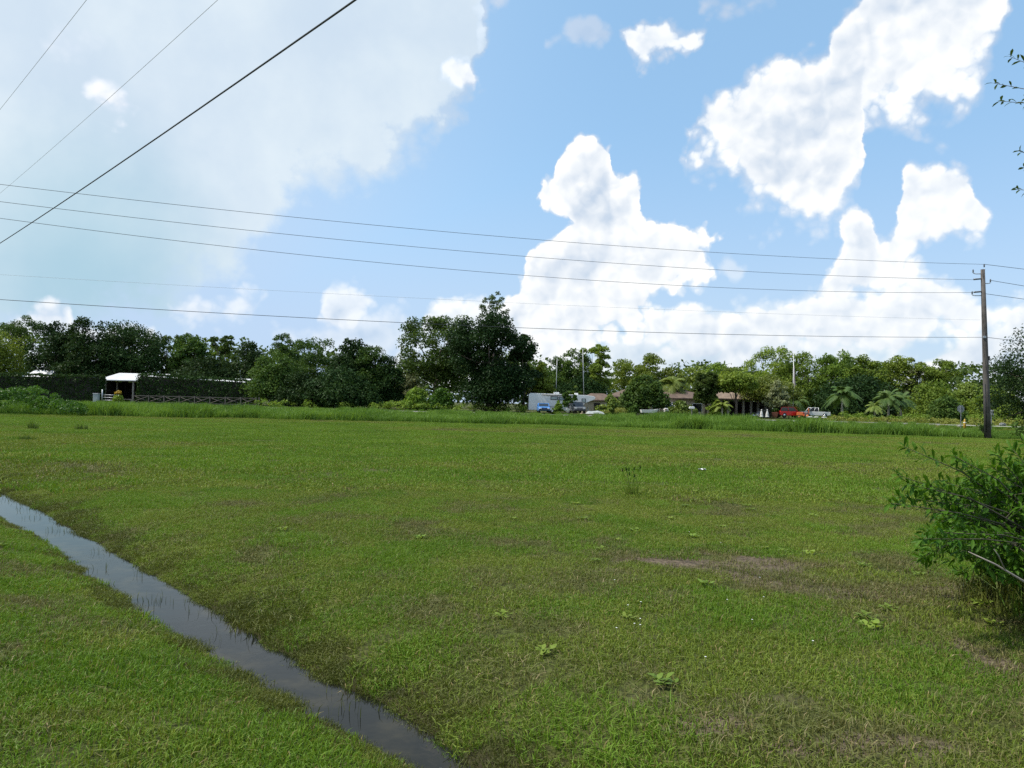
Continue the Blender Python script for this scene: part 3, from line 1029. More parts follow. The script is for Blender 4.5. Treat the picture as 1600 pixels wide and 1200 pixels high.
def trunk_mesh(h, w, zb, cen, r, nl=9, rb=None, lean=0.0):
    mb = MB()
    rb = rb or max(.10, .022 * h + .012 * w)
    top = zb + (h - zb) * .55
    path, rad = [], []
    for i in range(7):
        q = i / 6
        path.append((lean * q * q + math.sin(q * 4 + w) * .04 * w * q, math.cos(q * 3 + h) * .02 * w * q, top * q - .1 * (i == 0)))
        rad.append(rb * (1.35 if i == 0 else 1) * (1 - .72 * q))
    mb.tube(path, rad, 8)
    for k in r.choice(len(cen), min(nl, len(cen)), replace=False):
        c = Vector(cen[k])
        st = Vector(path[r.integers(2, 6)])
        if c.z < st.z:
            st = Vector(path[2])
        m1 = st.lerp(c, .45) + Vector((0, 0, -.04 * w if c.z > st.z else .05 * w))
        mb.tube([st, m1, c], [rb * .34, rb * .22, rb * .06], 5)
    return mb


TREES = []


def tree(label, px, wpx, top, depth, kind='oak', mat=L_OAK, zb=.22, nl=5200, nc=105, leafs=.40, bark=BARK, name='oak_tree', group=None, cat='tree', nlimb=9, lean=0.0, flat=.95):
    r = np.random.default_rng(int(px * 13 + top * 7 + depth))
    x = X(px, depth)
    h = P(px, top, depth).z
    w = wpx * depth / F * (1.2 if name == 'oak_tree' else 1.0)
    leafs *= r.uniform(.78, 1.15)
    nl = int(nl * (1.3 if name == 'oak_tree' else 1.0))
    root = thing(name, label, cat, (x, depth, 0), 0, group)
    cen, rad = crown_pts(kind, h, w, zb * h, nc, r)
    trunk_mesh(h, w, zb * h, cen, r, nlimb, lean=lean).build('trunk', bark, root)
    mobj('crown', quad_mesh('crown', clump_leaves(cen, rad, int(nl * 2.3), leafs, flat, r), mat), root)
    return root


gL = 'dark trees behind the barn and hedges'
gR = 'green trees behind the house and vehicles'
T = tree
T('tall airy oak whose thin crown curls above the tree line over the clipped hedge end', 28, 66, 494, 165, 'umbrella', L_OAK, .5, 2600, 24, .32, group=gL)
T('grey green oak at the very start of the tree line, above the weeds', -12, 90, 512, 150, 'oak', L_MID, .15, 4800, group=gL)
T('dark oak with a notched top over the middle of the long clipped hedge', 86, 78, 502, 150, 'oak', L_DARK, .12, 5600, group=gL)
T('broad dark oak with a flat ragged top just before the white barn roof', 138, 92, 497, 148, 'oak', L_DARK, .15, 6000, group=gL)
T('spreading dark oak whose low limbs hang over the white barn roof', 196, 105, 502, 152, 'oak', L_DARK, .30, 6200, group=gL, nlimb=14)
T('slim dark tree with an open top behind the white barn roof peak', 258, 60, 523, 158, 'airy', L_OAK, .1, 3800, 50, group=gL)
T('dark tree with a round lobed head behind the hedge beside the barn', 294, 56, 521, 156, 'oak', L_OAK, .1, 3900, group=gL)
T('small gappy tree filling the dip in the dark tree line behind the hedge', 322, 48, 530, 160, 'airy', L_MID, .1, 2900, 40, group=gL)
T('open rounded tree with sky showing through above the far hedge end', 349, 52, 525, 158, 'airy', L_OAK, .12, 3200, 44, group=gL)
T('low dome shaped dark tree sloping down to the olive green domed tree', 388, 72, 534, 150, 'dome', L_DARK, .06, 4600, group=gL)
T('dense dark shrubby tree behind the wooden cross fence hedge', 320, 110, 556, 146, 'dome', L_DARK, .04, 6000, group=gL)
T('olive green domed tree standing at the end of the cross fence', 424, 72, 548, 132, 'dome', L_OAK, .14, 5200, group=gL)
T('thin topped oak rising behind the olive green domed tree', 444, 66, 521, 160, 'airy', L_OAK, .3, 3800, 44, group=gL)
T('broad grey green oak next to the olive green domed tree', 488, 82, 528, 146, 'oak', L_OAK, .08, 5400, group=gL)
T('pointed dark tree with ragged spires between broad oaks', 551, 70, 528, 138, 'tall', L_DARK, .05, 5600, group=gL)
T('dark bushy tree with jagged side branches beside the pointed one', 578, 64, 540, 136, 'oak', L_OAK, .05, 4600, group=gL)
T('dark sloping tree at the low end before the gap of sky', 606, 56, 556, 136, 'dome', L_DARK, .03, 4200, group=gL)
T('dark thicket tree in front of the pointed tree reaching the ground', 530, 110, 572, 130, 'dome', L_DARK, .03, 6200, group=gL)
T('dark bushy tree low in the row under the broad grey green oak', 470, 80, 580, 130, 'dome', L_DARK, .03, 4400, group=gL)
T('pale yellow green small tree in the gap before the great oak', 640, 44, 574, 150, 'dome', L_PALE, .08, 2600, group=gL)
T('great round topped dark oak left of the tallest tree', 682, 112, 490, 140, 'oak', L_OAK, .18, 8200, 64, group=gL)
T('tallest tree of the row, broad and dense with a ragged pointed head', 764, 122, 480, 128, 'tall', L_DARK, .03, 11000, 84, group=gL, flat=1.0)
T('thin leafed spire rising behind the head of the tallest tree', 769, 46, 455, 134, 'airy', L_OAK, .45, 2600, 80, .24, group=gL)
T('dark pointed tree leaning on the shoulder of the tallest tree', 817, 50, 522, 130, 'tall', L_DARK, .03, 5000, 50, group=gL)
T('mid green small tree between the dark mass and the caravan', 842, 40, 566, 134, 'dome', L_MID, .05, 3000, group=gL)
T('round bright green shrub at the foot of the great oak', 690, 44, 606, 127, 'dome', L_FRESH, .02, 2600, group=gL, name='round_shrub', cat='shrub')
T('darker shrub between the pale small tree and the bright round shrub', 650, 44, 604, 127, 'dome', L_MID, .02, 2400, group=gL, name='round_shrub', cat='shrub')

T('leafy tree behind the first thin mast by the caravan', 868, 52, 556, 152, 'oak', L_OAK, .08, 4200, group=gR)
T('grey green tree between the two thin masts', 898, 58, 545, 152, 'oak', L_OAK, .1, 4600, group=gR)
T('upright square headed tree just right of the second thin mast', 930, 50, 536, 150, 'tall', L_MID, .08, 5200, 50, group=gR)
T('dark understorey tree behind the caravan roof', 908, 96, 584, 148, 'dome', L_DARK, .04, 4600, group=gR)
T('pale twisted shrub showing above the caravan roof', 866 + 34, 22, 603, 139, 'dome', L_LIGHT, .1, 900, 20, group=gR, name='round_shrub', cat='shrub')
T('wide rounded oak with gaps of sky behind the low house wing', 1001, 80, 553, 160, 'oak', L_MID, .15, 5600, 54, group=gR)
T('olive rounded tree hiding the middle of the house front', 1008, 66, 586, 131, 'dome', L_OAK, .22, 4800, group=gR)
T('dull green tree top between the rounded oak and the house roof', 1048, 46, 574, 162, 'oak', L_LIGHT, .1, 3000, group=gR)
T('light yellow green tree above the red brown house roof', 1082, 56, 571, 160, 'oak', L_LIGHT, .1, 3900, group=gR)
T('darker lobed tree peeping over light trees above the house', 1116, 52, 566, 164, 'oak', L_MID, .1, 3600, group=gR)
T('light green tree above the tan house roof peak', 1142, 52, 574, 158, 'oak', L_LIGHT, .1, 3600, group=gR)
T('small dark tree standing before the house between its two roofs', 1103, 40, 581, 130, 'oak', L_OAK, .32, 4000, group=gR)
T('pale olive tree with many thin stems over the house porch', 1150, 58, 580, 130, 'oak', L_MID, .58, 3600, group=gR)
T('wide drooping silvery shrub tree beside the porch', 1202, 82, 586, 135, 'dome', L_LIGHT, .45, 6000, group=gR)
T('silver flowered shrub on the shoulder of the drooping tree', 1215, 40, 594, 129, 'dome', L_PALE, .3, 1700, group=gR, name='round_shrub', cat='shrub')
T('light green shrub before the red brown roof of the house', 1066, 46, 626, 127, 'dome', L_LIGHT, .02, 2200, 40, group=gR, name='round_shrub', cat='shrub')
T('yellow green shrub between the cottage and the house', 953, 36, 616, 127, 'dome', L_LIGHT, .02, 2000, 40, group=gR, name='round_shrub', cat='shrub')
T('narrow green shrub in front of the middle of the caravan', 872, 18, 626, 118, 'dome', L_MID, .02, 1300, 30, .32, group=gR, name='round_shrub', cat='shrub')
T('thin young tree before the caravan nose', 889, 28, 611, 119, 'airy', L_OAK, .35, 700, 30, .28, group=gR, name='young_tree')
T('dark clipped shrub under the olive tree by the house', 985, 34, 628, 128, 'dome', L_OAK, .02, 1700, 36, group=gR, name='round_shrub', cat='shrub')
T('grey green shrub left of the porch columns', 1118, 30, 622, 128, 'dome', L_MID, .02, 1500, 36, group=gR, name='round_shrub', cat='shrub')
T('tall oak left of the flagpole', 1203, 82, 541, 160, 'oak', L_MID, .12, 6200, 56, group=gR)
T('rounded oak just right of the flagpole', 1260, 62, 550, 158, 'oak', L_MID, .1, 4800, group=gR)
T('round topped green oak behind the white pickup', 1308, 66, 549, 156, 'oak', L_MID, .08, 5200, group=gR)
T('leafy oak behind the first palm', 1350, 62, 555, 154, 'oak', L_MID, .06, 4800, group=gR)
T('bushy oak between the two stands of palms', 1398, 70, 556, 156, 'oak', L_MID, .06, 5000, group=gR)
T('thin grey limbed tree with sparse foliage beside the umbrella tree', 1432, 50, 560, 154, 'airy', L_PALE, .3, 1500, 34, group=gR, nlimb=16, bark=PALEBARK)
T('flat topped umbrella tree with an open crown', 1464, 62, 561, 150, 'umbrella', L_MID, .45, 3400, 30, group=gR, nlimb=16)
T('dense shade tree low behind the palms', 1340, 120, 585, 146, 'dome', L_DARK, .03, 6400, group=gR)
T('bushy green tree under the umbrella tree', 1462, 92, 594, 140, 'dome', L_MID, .03, 5200, group=gR)
T('low scrubby tree behind the stop sign', 1515, 70, 597, 138, 'dome', L_LIGHT, .03, 4200, group=gR)
T('scrubby tree right behind the utility pole', 1556, 70, 602, 132, 'dome', L_MID, .03, 4200, group=gR)
T('dark thicket tree left of the stop sign', 1478, 50, 618, 120, 'dome', L_OAK, .03, 3000, group=gR)
T('dark broad oak standing close beyond the pole at the edge of the field', 1662, 205, 500, 68, 'oak', L_DARK, .04, 10000, 80, .22, group=gR, nlimb=14)
T('scrubby oak beyond the dark broad oak', 1720, 120, 560, 120, 'oak', L_OAK, .1, 4600, group=gR)
T('green oak further along the tree line past the dark broad oak', 1820, 140, 550, 130, 'oak', L_MID, .1, 4600, group=gR)
T('dark oak beyond the end of the clipped hedge past the weeds', -90, 110, 505, 150, 'oak', L_DARK, .1, 5200, group=gL)
T('broad oak further along past the weeds and hedge', -190, 120, 515, 150, 'oak', L_OAK, .1, 4600, group=gL)

# wood behind everything
r3 = np.random.default_rng(9)
cen, rad = [], []
for i in range(1000):
    px = r3.uniform(-500, 2100)
    dp = r3.uniform(185, 215)
    top = np.interp(px, [-500, 0, 250, 420, 600, 640, 700, 850, 960, 1200, 1500, 2100], [505, 514, 531, 534, 564, 582, 532, 566, 577, 562, 574, 550])
    hm = P(px, top, dp).z
    cen.append((X(px, dp), dp, r3.uniform(.05, .92) * hm))
    rad.append(r3.uniform(2.4, 4.0))
tag(mobj('distant_woods', quad_mesh('distant_woods', clump_leaves(cen, rad, 60000, 1.0, .8, r3), L_OAK)), 'dark wood closing the view behind the rows of trees', 'woods', kind='stuff')

# low scrub along the foot of the trees
cen, rad = [], []
for a, b_, d0, n in ((400, 660, 126, 60), (600, 830, 125, 50), (1290, 1600, 122, 90), (930, 1010, 130, 20), (1225, 1300, 139, 14)):
    for i in range(n):
        px = r3.uniform(a, b_)
        dp = d0 + r3.uniform(-2, 5)
        cen.append((X(px, dp), dp, r3.uniform(.1, 1.1)))
        rad.append(r3.uniform(.4, 1.0))
tag(mobj('undergrowth', quad_mesh('undergrowth', clump_leaves(cen, rad, 15000, .26, .8, r3), L_MID)), 'mixed low green undergrowth along the foot of the far trees', 'undergrowth', kind='stuff')
cen, rad = [], []
for a, b_, d0, n, hh in ((1290, 1480, 108, 60, .5), (1460, 1640, 96, 60, .7), (1255, 1330, 134, 16, .5), (930, 980, 122, 14, .9)):
    for i in range(n):
        px = r3.uniform(a, b_)
        dp = d0 + r3.uniform(-3, 5)
        cen.append((X(px, dp), dp, r3.uniform(.1, hh)))
        rad.append(r3.uniform(.3, .7))
tag(mobj('scrub', quad_mesh('scrub', clump_leaves(cen, rad, 8000, .22, .8, r3), TALLY)), 'sunlit yellow green scrub beside the road below the palms', 'scrub', kind='stuff')


# clipped hedges
def hedge(label, pxa, pxb, da, db, topa, topb, thick, mat, n=9000):
    a, b_ = Vector((X(pxa, da), da, 0)), Vector((X(pxb, db), db, 0))
    L = (b_ - a).length
    ux = (b_ - a) / L
    root = thing('clipped_hedge', label, 'hedge', a, math.atan2(ux.y, ux.x))
    h0, h1 = P(pxa, topa, da).z, P(pxb, topb, db).z
    r = np.random.default_rng(int(pxa + 1000))
    q = r.random((n, 3))
    face = r.choice(4, n, p=[.5, .3, .1, .1])
    s = q[:, 0] * L
    hh = h0 + (h1 - h0) * q[:, 0]
    y_ = np.where(face == 0, 0, q[:, 1] * thick)
    z_ = np.where(face == 1, 1.0, q[:, 2])
    s = np.where(face == 2, 0, np.where(face == 3, L, s))
    p = np.stack([s, y_, z_ * hh], 1)
    rough = vnoise(p[:, 0], p[:, 2] * 3, .9) * .5 - .25
    p += r.normal(0, .10, (n, 3))
    p[:, 1] += rough
    p[:, 2] += np.where(face == 1, rough * .7, 0)
    nr = np.zeros((n, 3))
    nr[face == 0] = (0, -1, 0)
    nr[face == 1] = (0, 0, 1)
    nr[face == 2] = (-1, 0, 0)
    nr[face == 3] = (1, 0, 0)
    nr = unit(nr * .6 + r.normal(size=(n, 3)) * .7)
    mobj('foliage', quad_mesh('foliage', leaf_quads(p, nr, .28, .65, r), mat), root)
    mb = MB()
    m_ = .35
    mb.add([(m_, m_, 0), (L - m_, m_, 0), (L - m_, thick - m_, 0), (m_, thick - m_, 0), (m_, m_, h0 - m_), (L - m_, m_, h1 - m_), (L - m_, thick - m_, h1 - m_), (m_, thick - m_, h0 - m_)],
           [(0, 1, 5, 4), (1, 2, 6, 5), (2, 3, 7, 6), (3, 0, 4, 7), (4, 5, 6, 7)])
    mb.build('stems', SHADE, root)  # solid dark core; the shade between the leaves is put into its colour


hedge('long level clipped dark hedge standing behind the weeds', -140, 156, 122, 127, 582, 587, 2.0, L_HEDGE, 12000)
hedge('clipped dark hedge behind the wooden cross rail fence', 213, 392, 133, 133, 584, 595, 2.5, L_HEDGE, 10000)

# ------------------------------------------------------------------ barn with white roof
BD = 139.0


def bp(px, py, d=BD):
    return P(px, py, d)


xl, xr = X(154, BD), X(390, BD)
root = thing('open_barn', 'long low open barn with a white metal roof behind the clipped hedges', 'barn', (xl, BD, 0))
Lb = xr - xl
zr = P(200, 583, BD + 4).z
ze = P(200, 594, BD).z
mb = MB()
wl = Lb * .40
for (xa, xb, za, zb_, ya, yb) in ((1.6, wl, ze, zr, -0.6, 4.2), (wl - 1.0, Lb, ze - .2, zr - .55, -0.2, 4.4)):
    mb.add([(xa - 1.6, ya, za), (xb, ya, za), (xb, yb, zb_), (xa - .2, yb, zb_), (xa - 1.6, yb + 5, za), (xb, yb + 5, za),
            (xa - 1.6, ya, za - .14), (xb, ya, za - .14), (xb, yb + 5, za - .14), (xa - 1.6, yb + 5, za - .14)],
           [(0, 1, 2, 3), (3, 2, 5, 4), (0, 3, 4), (1, 5, 2), (0, 6, 7, 1), (4, 5, 8, 9), (1, 7, 8, 5), (0, 4, 9, 6), (6, 9, 8, 7)])
rf = mb.build('roof', WHITEROOF, root)
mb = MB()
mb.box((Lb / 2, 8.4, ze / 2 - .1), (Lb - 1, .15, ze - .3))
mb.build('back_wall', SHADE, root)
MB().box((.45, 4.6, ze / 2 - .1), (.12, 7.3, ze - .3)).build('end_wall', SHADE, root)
for px in (163, 207, 250, 300, 350):
    MB().box((X(px, BD) - xl, .05, (ze - .15) / 2), (.28, .28, ze - .16)).build('post', GREYWOOD, root)
MB().box((X(182, BD + 3) - xl, 3, (ze - .15) / 2), (.25, .25, ze - .16)).build('post', GREYWOOD, root)
# second white roof showing over the hedge
for (pa, pb, ty, by, lab) in ((30, 80, 577, 592, 'white shed roof peak showing over the long hedge'), (96, 152, 581, 592, 'low white shed roof barely showing over the hedge next to the barn')):
    d = 145
    x0, x1 = X(pa, d), X(pb, d)
    root = thing('white_shed', lab, 'shed', ((x0 + x1) / 2, d, 0))
    w = (x1 - x0)
    zt, zb_ = P(pa, ty, d).z, P(pa, by, d).z
    MB().box((0, 2.5, zb_ / 2), (w - .6, 4, zb_)).build('wall', GREYWOOD, root)
    MB().add([(-w / 2, 0, zb_ + .01), (w / 2, 0, zb_ + .01), (w / 2 - 1.2, 2.5, zt), (-w / 2 + 1.2, 2.5, zt), (-w / 2, 5, zb_ + .01), (w / 2, 5, zb_ + .01)],
             [(0, 1, 2, 3), (3, 2, 5, 4), (0, 3, 4), (1, 5, 2), (0, 4, 5, 1)]).build('roof', WHITEROOF, root)

FENCEW = paint('fence_wood', (0.12, 0.105, 0.09), 0.9, var=0.3, scale=2)
# wooden cross fence
FD = 128.0
fa, fb = Vector((X(208, FD), FD, 0)), Vector((X(400, FD - 1), FD - 1, 0))
ux = (fb - fa).normalized()
root = thing('cross_fence', 'weathered wooden cross rail fence in front of the clipped hedge', 'fence', fa, math.atan2(ux.y, ux.x))
L = (fb - fa).length
nb_ = 8
zt = 1.45
for i in range(nb_ + 1):
    MB().box((L * i / nb_, 0, .78), (.15, .15, 1.56)).build('post', FENCEW, root)
MB().box((L + .5, 0, .8), (.16, .16, 1.6)).build('post', FENCEW, root)
for i in range(nb_):
    a, b_ = L * i / nb_, L * (i + 1) / nb_
    for z in (zt - .05, .3):
        MB().box(((a + b_) / 2, 0, z), (b_ - a - .16, .06, .11)).build('rail', FENCEW, root)
    MB().tube([(a + .08, -.02, .4), (b_ - .08, -.02, zt - .15)], .05, 4).build('cross_brace', FENCEW, root)
    MB().tube([(a + .08, .09, zt - .15), (b_ - .08, .09, .4)], .05, 4).build('cross_brace', FENCEW, root)

# gate and small things left of the fence
gd = 126.0
root = thing('metal_gate', 'grey tubular gate in the gap between the two hedges', 'gate', (X(159, gd), gd, 0))
gw = X(206, gd) - X(159, gd)
for z in (.5, .95, 1.4):
    MB().tube([(0, 0, z), (gw * .55, 0, z)], .05, 6).build('rail', GALV, root)
for xq in (0, gw * .55):
    MB().tube([(xq, 0, 0), (xq, 0, 2.3 if xq == 0 else 1.5)], .09, 8).build('post', GALV, root)
root = thing('utility_cabinet', 'small pale rounded cabinet beside the gate post by the weeds', 'cabinet', (X(150, 120), 120, 0))
MB().box((0, 0, .75), (.8, .6, 1.5)).build('body', paint('cabinet_grey', (.30, .34, .34), .5), root, .06)
MB().box((0, 0, 1.57), (.9, .7, .12)).build('lid', GALV, root, .03)
root = thing('wooden_bench', 'low pale plank bench in the barn opening', 'bench', (X(196, 127), 127, 0))
MB().box((0, 0, .72), (2.4, .45, .08)).build('seat', GREYWOOD, root)
for s in (-1, 1):
    MB().box((s * 1.0, 0, .34), (.1, .4, .68)).build('leg', GREYWOOD, root)
root = thing('flower_bush', 'small bush of yellow flowers under the barn eave', 'bush', (X(184, 125), 125, 0))
mobj('flowers', quad_mesh('flowers', clump_leaves([(0, 0, 1.75)], [.5], 160, .25), L_YEL), root)
mobj('foliage', quad_mesh('foliage', clump_leaves([(0, 0, .9), (.3, 0, .5), (-.3, 0, .5)], [.75, .6, .6], 700, .25), L_MID), root)

# ------------------------------------------------------------------ house
HD = 137.0
hx0, hx1 = X(958, HD), X(1218, HD)
root = thing('ranch_house', 'long low tan house with red brown tiled roofs half hidden by trees', 'house', (hx0, HD, 0))
LH = hx1 - hx0


def hx(px):
    return X(px, HD) - hx0


mb = MB()
mb.box((hx(1112) / 2, 5, 1.55), (hx(1112), 9.4, 3.1))
mb.build('wall', STUCCO, root)
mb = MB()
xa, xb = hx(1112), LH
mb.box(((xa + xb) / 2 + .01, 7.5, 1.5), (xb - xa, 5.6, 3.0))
mb.build('porch_wall', SHADE, root)  # shade of the porch openings put into the wall colour


def hip(xa, xb, ya, yb, ze_, zr_, inset, ov=.6):
    xa, xb, ya, yb = xa - ov, xb + ov, ya - ov, yb + ov
    ym = (ya + yb) / 2
    return MB().add([(xa, ya, ze_), (xb, ya, ze_), (xb, yb, ze_), (xa, yb, ze_), (xa + inset, ym, zr_), (xb - inset, ym, zr_),
                     (xa, ya, ze_ - .18), (xb, ya, ze_ - .18), (xb, yb, ze_ - .18), (xa, yb, ze_ - .18)],
                    [(0, 1, 5, 4), (2, 3, 4, 5), (3, 0, 4), (1, 2, 5), (0, 6, 7, 1), (1, 7, 8, 2), (2, 8, 9, 3), (3, 9, 6, 0), (6, 9, 8, 7)])


hip(0, hx(1108), .3, 9.7, 3.30, 5.0, 4.0).build('roof', ROOFRED, root)
hip(hx(1113), LH, .2, 10.3, 3.42, 5.7, 4.5).build('porch_roof', ROOFTAN, root)
ch = MB().box((hx(1072), 5, 5.1), (.9, .9, .9)).build('chimney', SHADE, root)
for px in (1128, 1139, 1152, 1163, 1175, 1186, 1198, 1212):
    c = MB()
    c.box((hx(px), .6, 1.58), (.38, .38, 3.1))
    c.box((hx(px), .6, .12), (.55, .55, .24))
    c.build('column', paint('column_grey', (.36, .34, .32), .85), root)
for px, w, z0, z1 in ((966, 1.1, .9, 2.3), (1000, 1.6, .8, 2.4), (1025, 1.2, .9, 2.3), (1060, 2.2, .7, 2.4), (1090, 1.6, .8, 2.3)):
    wf = MB().box((hx(px), .27, (z0 + z1) / 2), (w + .2, .08, z1 - z0 + .2)).build('window', WHITE, root)
    MB().box((hx(px), .21, (z0 + z1) / 2), (w, .06, z1 - z0)).build('pane', GLASS, wf)
dr = MB().box((hx(1042), .25, 1.08), (1.1, .1, 2.15)).build('door', SHADE, root)
MB().box((hx(1042) + .4, .17, 1.05), (.06, .08, .12)).build('handle', CHROME, dr)
for px in (1146, 1169, 1205):
    wf = MB().box((hx(px), 4.64, 1.4), (1.9, .1, 2.0)).build('window', DARK, root)
    MB().box((hx(px), 4.56, 1.4), (1.7, .06, 1.8)).build('pane', GLASS, wf)
# lower wing with its own roof at the left
wx0, wx1 = X(908, 134), X(958, 134)
root = thing('garden_cottage', 'small tan cottage with a low red brown roof right of the caravan', 'house', (wx0, 131.5, 0))
w = wx1 - wx0
MB().box((w / 2, 2.5, 1.2), (w, 4.5, 2.4)).build('wall', STUCCO, root)
hip(0, w, .2, 4.8, 2.55, 3.75, 2.2, .5).build('roof', ROOFRED, root)
wf = MB().box((w * .80, .22, 1.3), (.9, .1, 1.5)).build('window', WHITE, root)
MB().box((w * .80, .15, 1.3), (.72, .06, 1.3)).build('pane', GLASS, wf)
dr = MB().box((w * .45, .22, 1.0), (1.1, .1, 2.0)).build('door', SHADE, root)
MB().box((w * .45 + .4, .14, 1.0), (.06, .08, .12)).build('handle', CHROME, dr)

# ------------------------------------------------------------------ vehicles
def wheel(root, x, y, r=.36, w=.24, rim=CHROME):
    wo_ = MB().tube([(x, y - w / 2, r), (x, y + w / 2, r)], r, 18).build('wheel', RUBBER, root)
    MB().tube([(x, y - w / 2 - .012, r), (x, y + w / 2 + .012, r)], r * .58, 12).build('rim', rim, wo_)
    return wo_


def car(label, cat, name, px, depth, heading, mat, kind='sedan', group=None, z=0.25):
    """x is forward"""
    root = thing(name, label, cat, (X(px, depth), depth, z), heading, group)
    if kind == 'sedan':
        L, Wd = 4.6, 1.78
        body = [(-2.3, .35), (-2.32, .75), (-2.2, .95), (-1.4, 1.0), (1.0, .97), (2.1, .82), (2.3, .62), (2.3, .33), (1.8, .25), (-1.8, .25)]
        cab = [(-1.75, .97), (-1.05, 1.42), (.25, 1.44), (1.15, .94)]
        roof = [(-1.12, 1.415), (-1.0, 1.47), (.2, 1.49), (.3, 1.435)]
        wx, wr = 1.42, .33
    elif kind == 'suv':
        L, Wd = 4.8, 1.9
        body = [(-2.4, .45), (-2.42, 1.0), (-2.35, 1.12), (1.05, 1.10), (2.2, 1.0), (2.4, .78), (2.4, .45), (1.9, .36), (-1.9, .36)]
        cab = [(-2.30, 1.10), (-2.05, 1.75), (.35, 1.78), (1.15, 1.08)]
        roof = [(-2.10, 1.745), (-2.0, 1.82), (.3, 1.85), (.4, 1.775)]
        wx, wr = 1.5, .40
    else:       # pickup
        L, Wd = 5.5, 1.9
        body = [(-2.75, .55), (-2.75, 1.10), (1.05, 1.12), (2.6, 1.02), (2.75, .85), (2.75, .5), (2.2, .42), (-2.2, .42)]
        cab = [(-.70, 1.10), (-.62, 1.80), (.62, 1.80), (1.15, 1.10)]
        roof = [(-.72, 1.79), (-.68, 1.87), (.58, 1.87), (.70, 1.79)]
        wx, wr = 1.75, .40
    MB().prism(body, -Wd / 2, Wd / 2).build('body', mat, root, .05)
    MB().prism(cab, -Wd / 2 + .10, Wd / 2 - .10).build('windows', GLASS, root, .03)
    MB().prism(roof, -Wd / 2 + .09, Wd / 2 - .09).build('roof', mat, root, .03)
    for s in (-1, 1):
        yq = s * (Wd / 2 - .085)
        for (xa, za), (xb, zb_) in ((cab[0], cab[1]), (cab[2], cab[3]), (((cab[0][0] + cab[3][0]) / 2 - .05, cab[0][1]), ((cab[1][0] + cab[2][0]) / 2 - .05, cab[1][1]))):
            MB().tube([(xa, yq, za), (xb, yq, zb_)], .05, 6).build('pillar', mat, root)
        for xq in (-wx, wx):
            wheel(root, xq, s * (Wd / 2 - .10), wr)
        hz = body[-4][1] if kind != 'pickup' else .85
        MB().box((L / 2 - .03, s * (Wd / 2 - .28), hz + .05), (.10, .32, .16)).build('headlight', LAMP, root, .02)
        MB().box((-L / 2 - .0, s * (Wd / 2 - .16), .9), (.08, .2, .2)).build('tail_light', TAIL, root, .02)
        MB().box((.95, s * (Wd / 2 + .09), 1.08), (.14, .18, .14)).build('mirror', mat, root, .02)
    MB().box((L / 2 + .04, 0, .48), (.14, Wd - .1, .18)).build('bumper', CHROME if kind == 'pickup' else DARK, root, .04)
    MB().box((-L / 2 - .04, 0, .52), (.14, Wd - .1, .18)).build('bumper', CHROME if kind == 'pickup' else DARK, root, .04)
    MB().box((L / 2 + .0, 0, .72), (.06, .9, .14)).build('grille', DARK, root)
    if kind == 'pickup':
        MB().box((-1.75, 0, 1.13), (1.85, Wd - .25, .02)).build('bed', DARK, root)
    return root


VD = 131.0
car('red crew cab truck parked by the yellow leaved bush', 'truck', 'red_truck', 1233, VD - 2, R(14), REDP, 'suv')
car('old white pickup with a square cab parked behind the orange tractor', 'truck', 'white_pickup', 1271, VD + 5, R(176), WHITE, 'pickup')
car('small bright blue car facing the road before the caravan', 'car', 'blue_car', 849, 119, R(-88), BLUEP, 'sedan')
car('dark grey car facing the road beside the caravan nose', 'car', 'dark_car', 902, 120, R(-84), GREYP, 'suv')
root = thing('small_boat', 'small white boat lying low in the grass before the tan house', 'boat', (X(1014, 124), 124, .55), R(5))
MB().add([(-1.4, -.55, .5), (-1.4, .55, .5), (.9, .55, .55), (1.7, 0, .66), (.9, -.55, .55), (-1.3, -.38, 0), (-1.3, .38, 0), (.8, .38, 0), (1.3, 0, .12), (.8, -.38, 0)],
         [(5, 9, 8, 7, 6), (0, 4, 9, 5), (4, 3, 8, 9), (3, 2, 7, 8), (2, 1, 6, 7), (1, 0, 5, 6)]).build('hull', WHITE, root)
MB().add([(-1.3, -.5, .42), (-1.3, .5, .42), (.85, .5, .47), (1.5, 0, .56), (.85, -.5, .47)], [(0, 4, 3, 2, 1)]).build('deck', SILVER, root)
MB().box((-.4, 0, .5), (.3, 1.0, .06)).build('seat', GREYWOOD, root)
car('white car parked tail towards the road beside the small boat', 'car', 'white_car', 1042, 138, R(92), WHITE, 'suv')
mb = MB()
mb.lathe((0, 0, 0), [(.30, 0), (.40, .14), (.34, .30), (.14, .38)], 10)
o = mb.build('white_boulder', STONE)
o.location = (X(1567, 70), 70, .55)
o.scale = (.85, .6, .8)
tag(o, 'low white boulder among the weeds past the utility pole', 'boulder')

# fifth wheel caravan
cd = 124.0
cx0, cx1 = X(826, cd), X(931, cd)
LC = cx1 - cx0
HC = P(870, 615, cd).z
root = thing('travel_trailer', 'large white travel trailer with a raised nose parked under dark trees', 'caravan', (cx0, cd, 0), R(2))
MB().prism([(0, .55), (0, HC - .25), (.25, HC), (LC * .86, HC - .15), (LC * .97, HC - .28), (LC, HC - .55), (LC * .985, HC - .85), (LC * .84, HC - 1.5), (LC * .78, .75), (LC * .75, .55)], 0, 2.5).build('body', paint('trailer_white', (.68, .68, .67), .45, var=.05, scale=.8), root, .05)
for xq, w, z, h in ((.38, .10, HC - .75, .5), (.49, .08, HC - .8, .5), (.82, .05, HC - 1.05, .55)):
    wf = MB().box((LC * xq, -.02, z), (LC * w + .12, .06, h + .12)).build('window', DARK, root)
    MB().box((LC * xq, -.065, z), (LC * w - .12, .04, h - .08)).build('pane', paint('sky_glass', (.30, .36, .36), .15, spec=.8), wf)
dr = MB().box((LC * .53, -.025, HC - 1.45), (.75, .05, 1.95)).build('door', paint('trailer_door', (.52, .55, .54), .5), root)
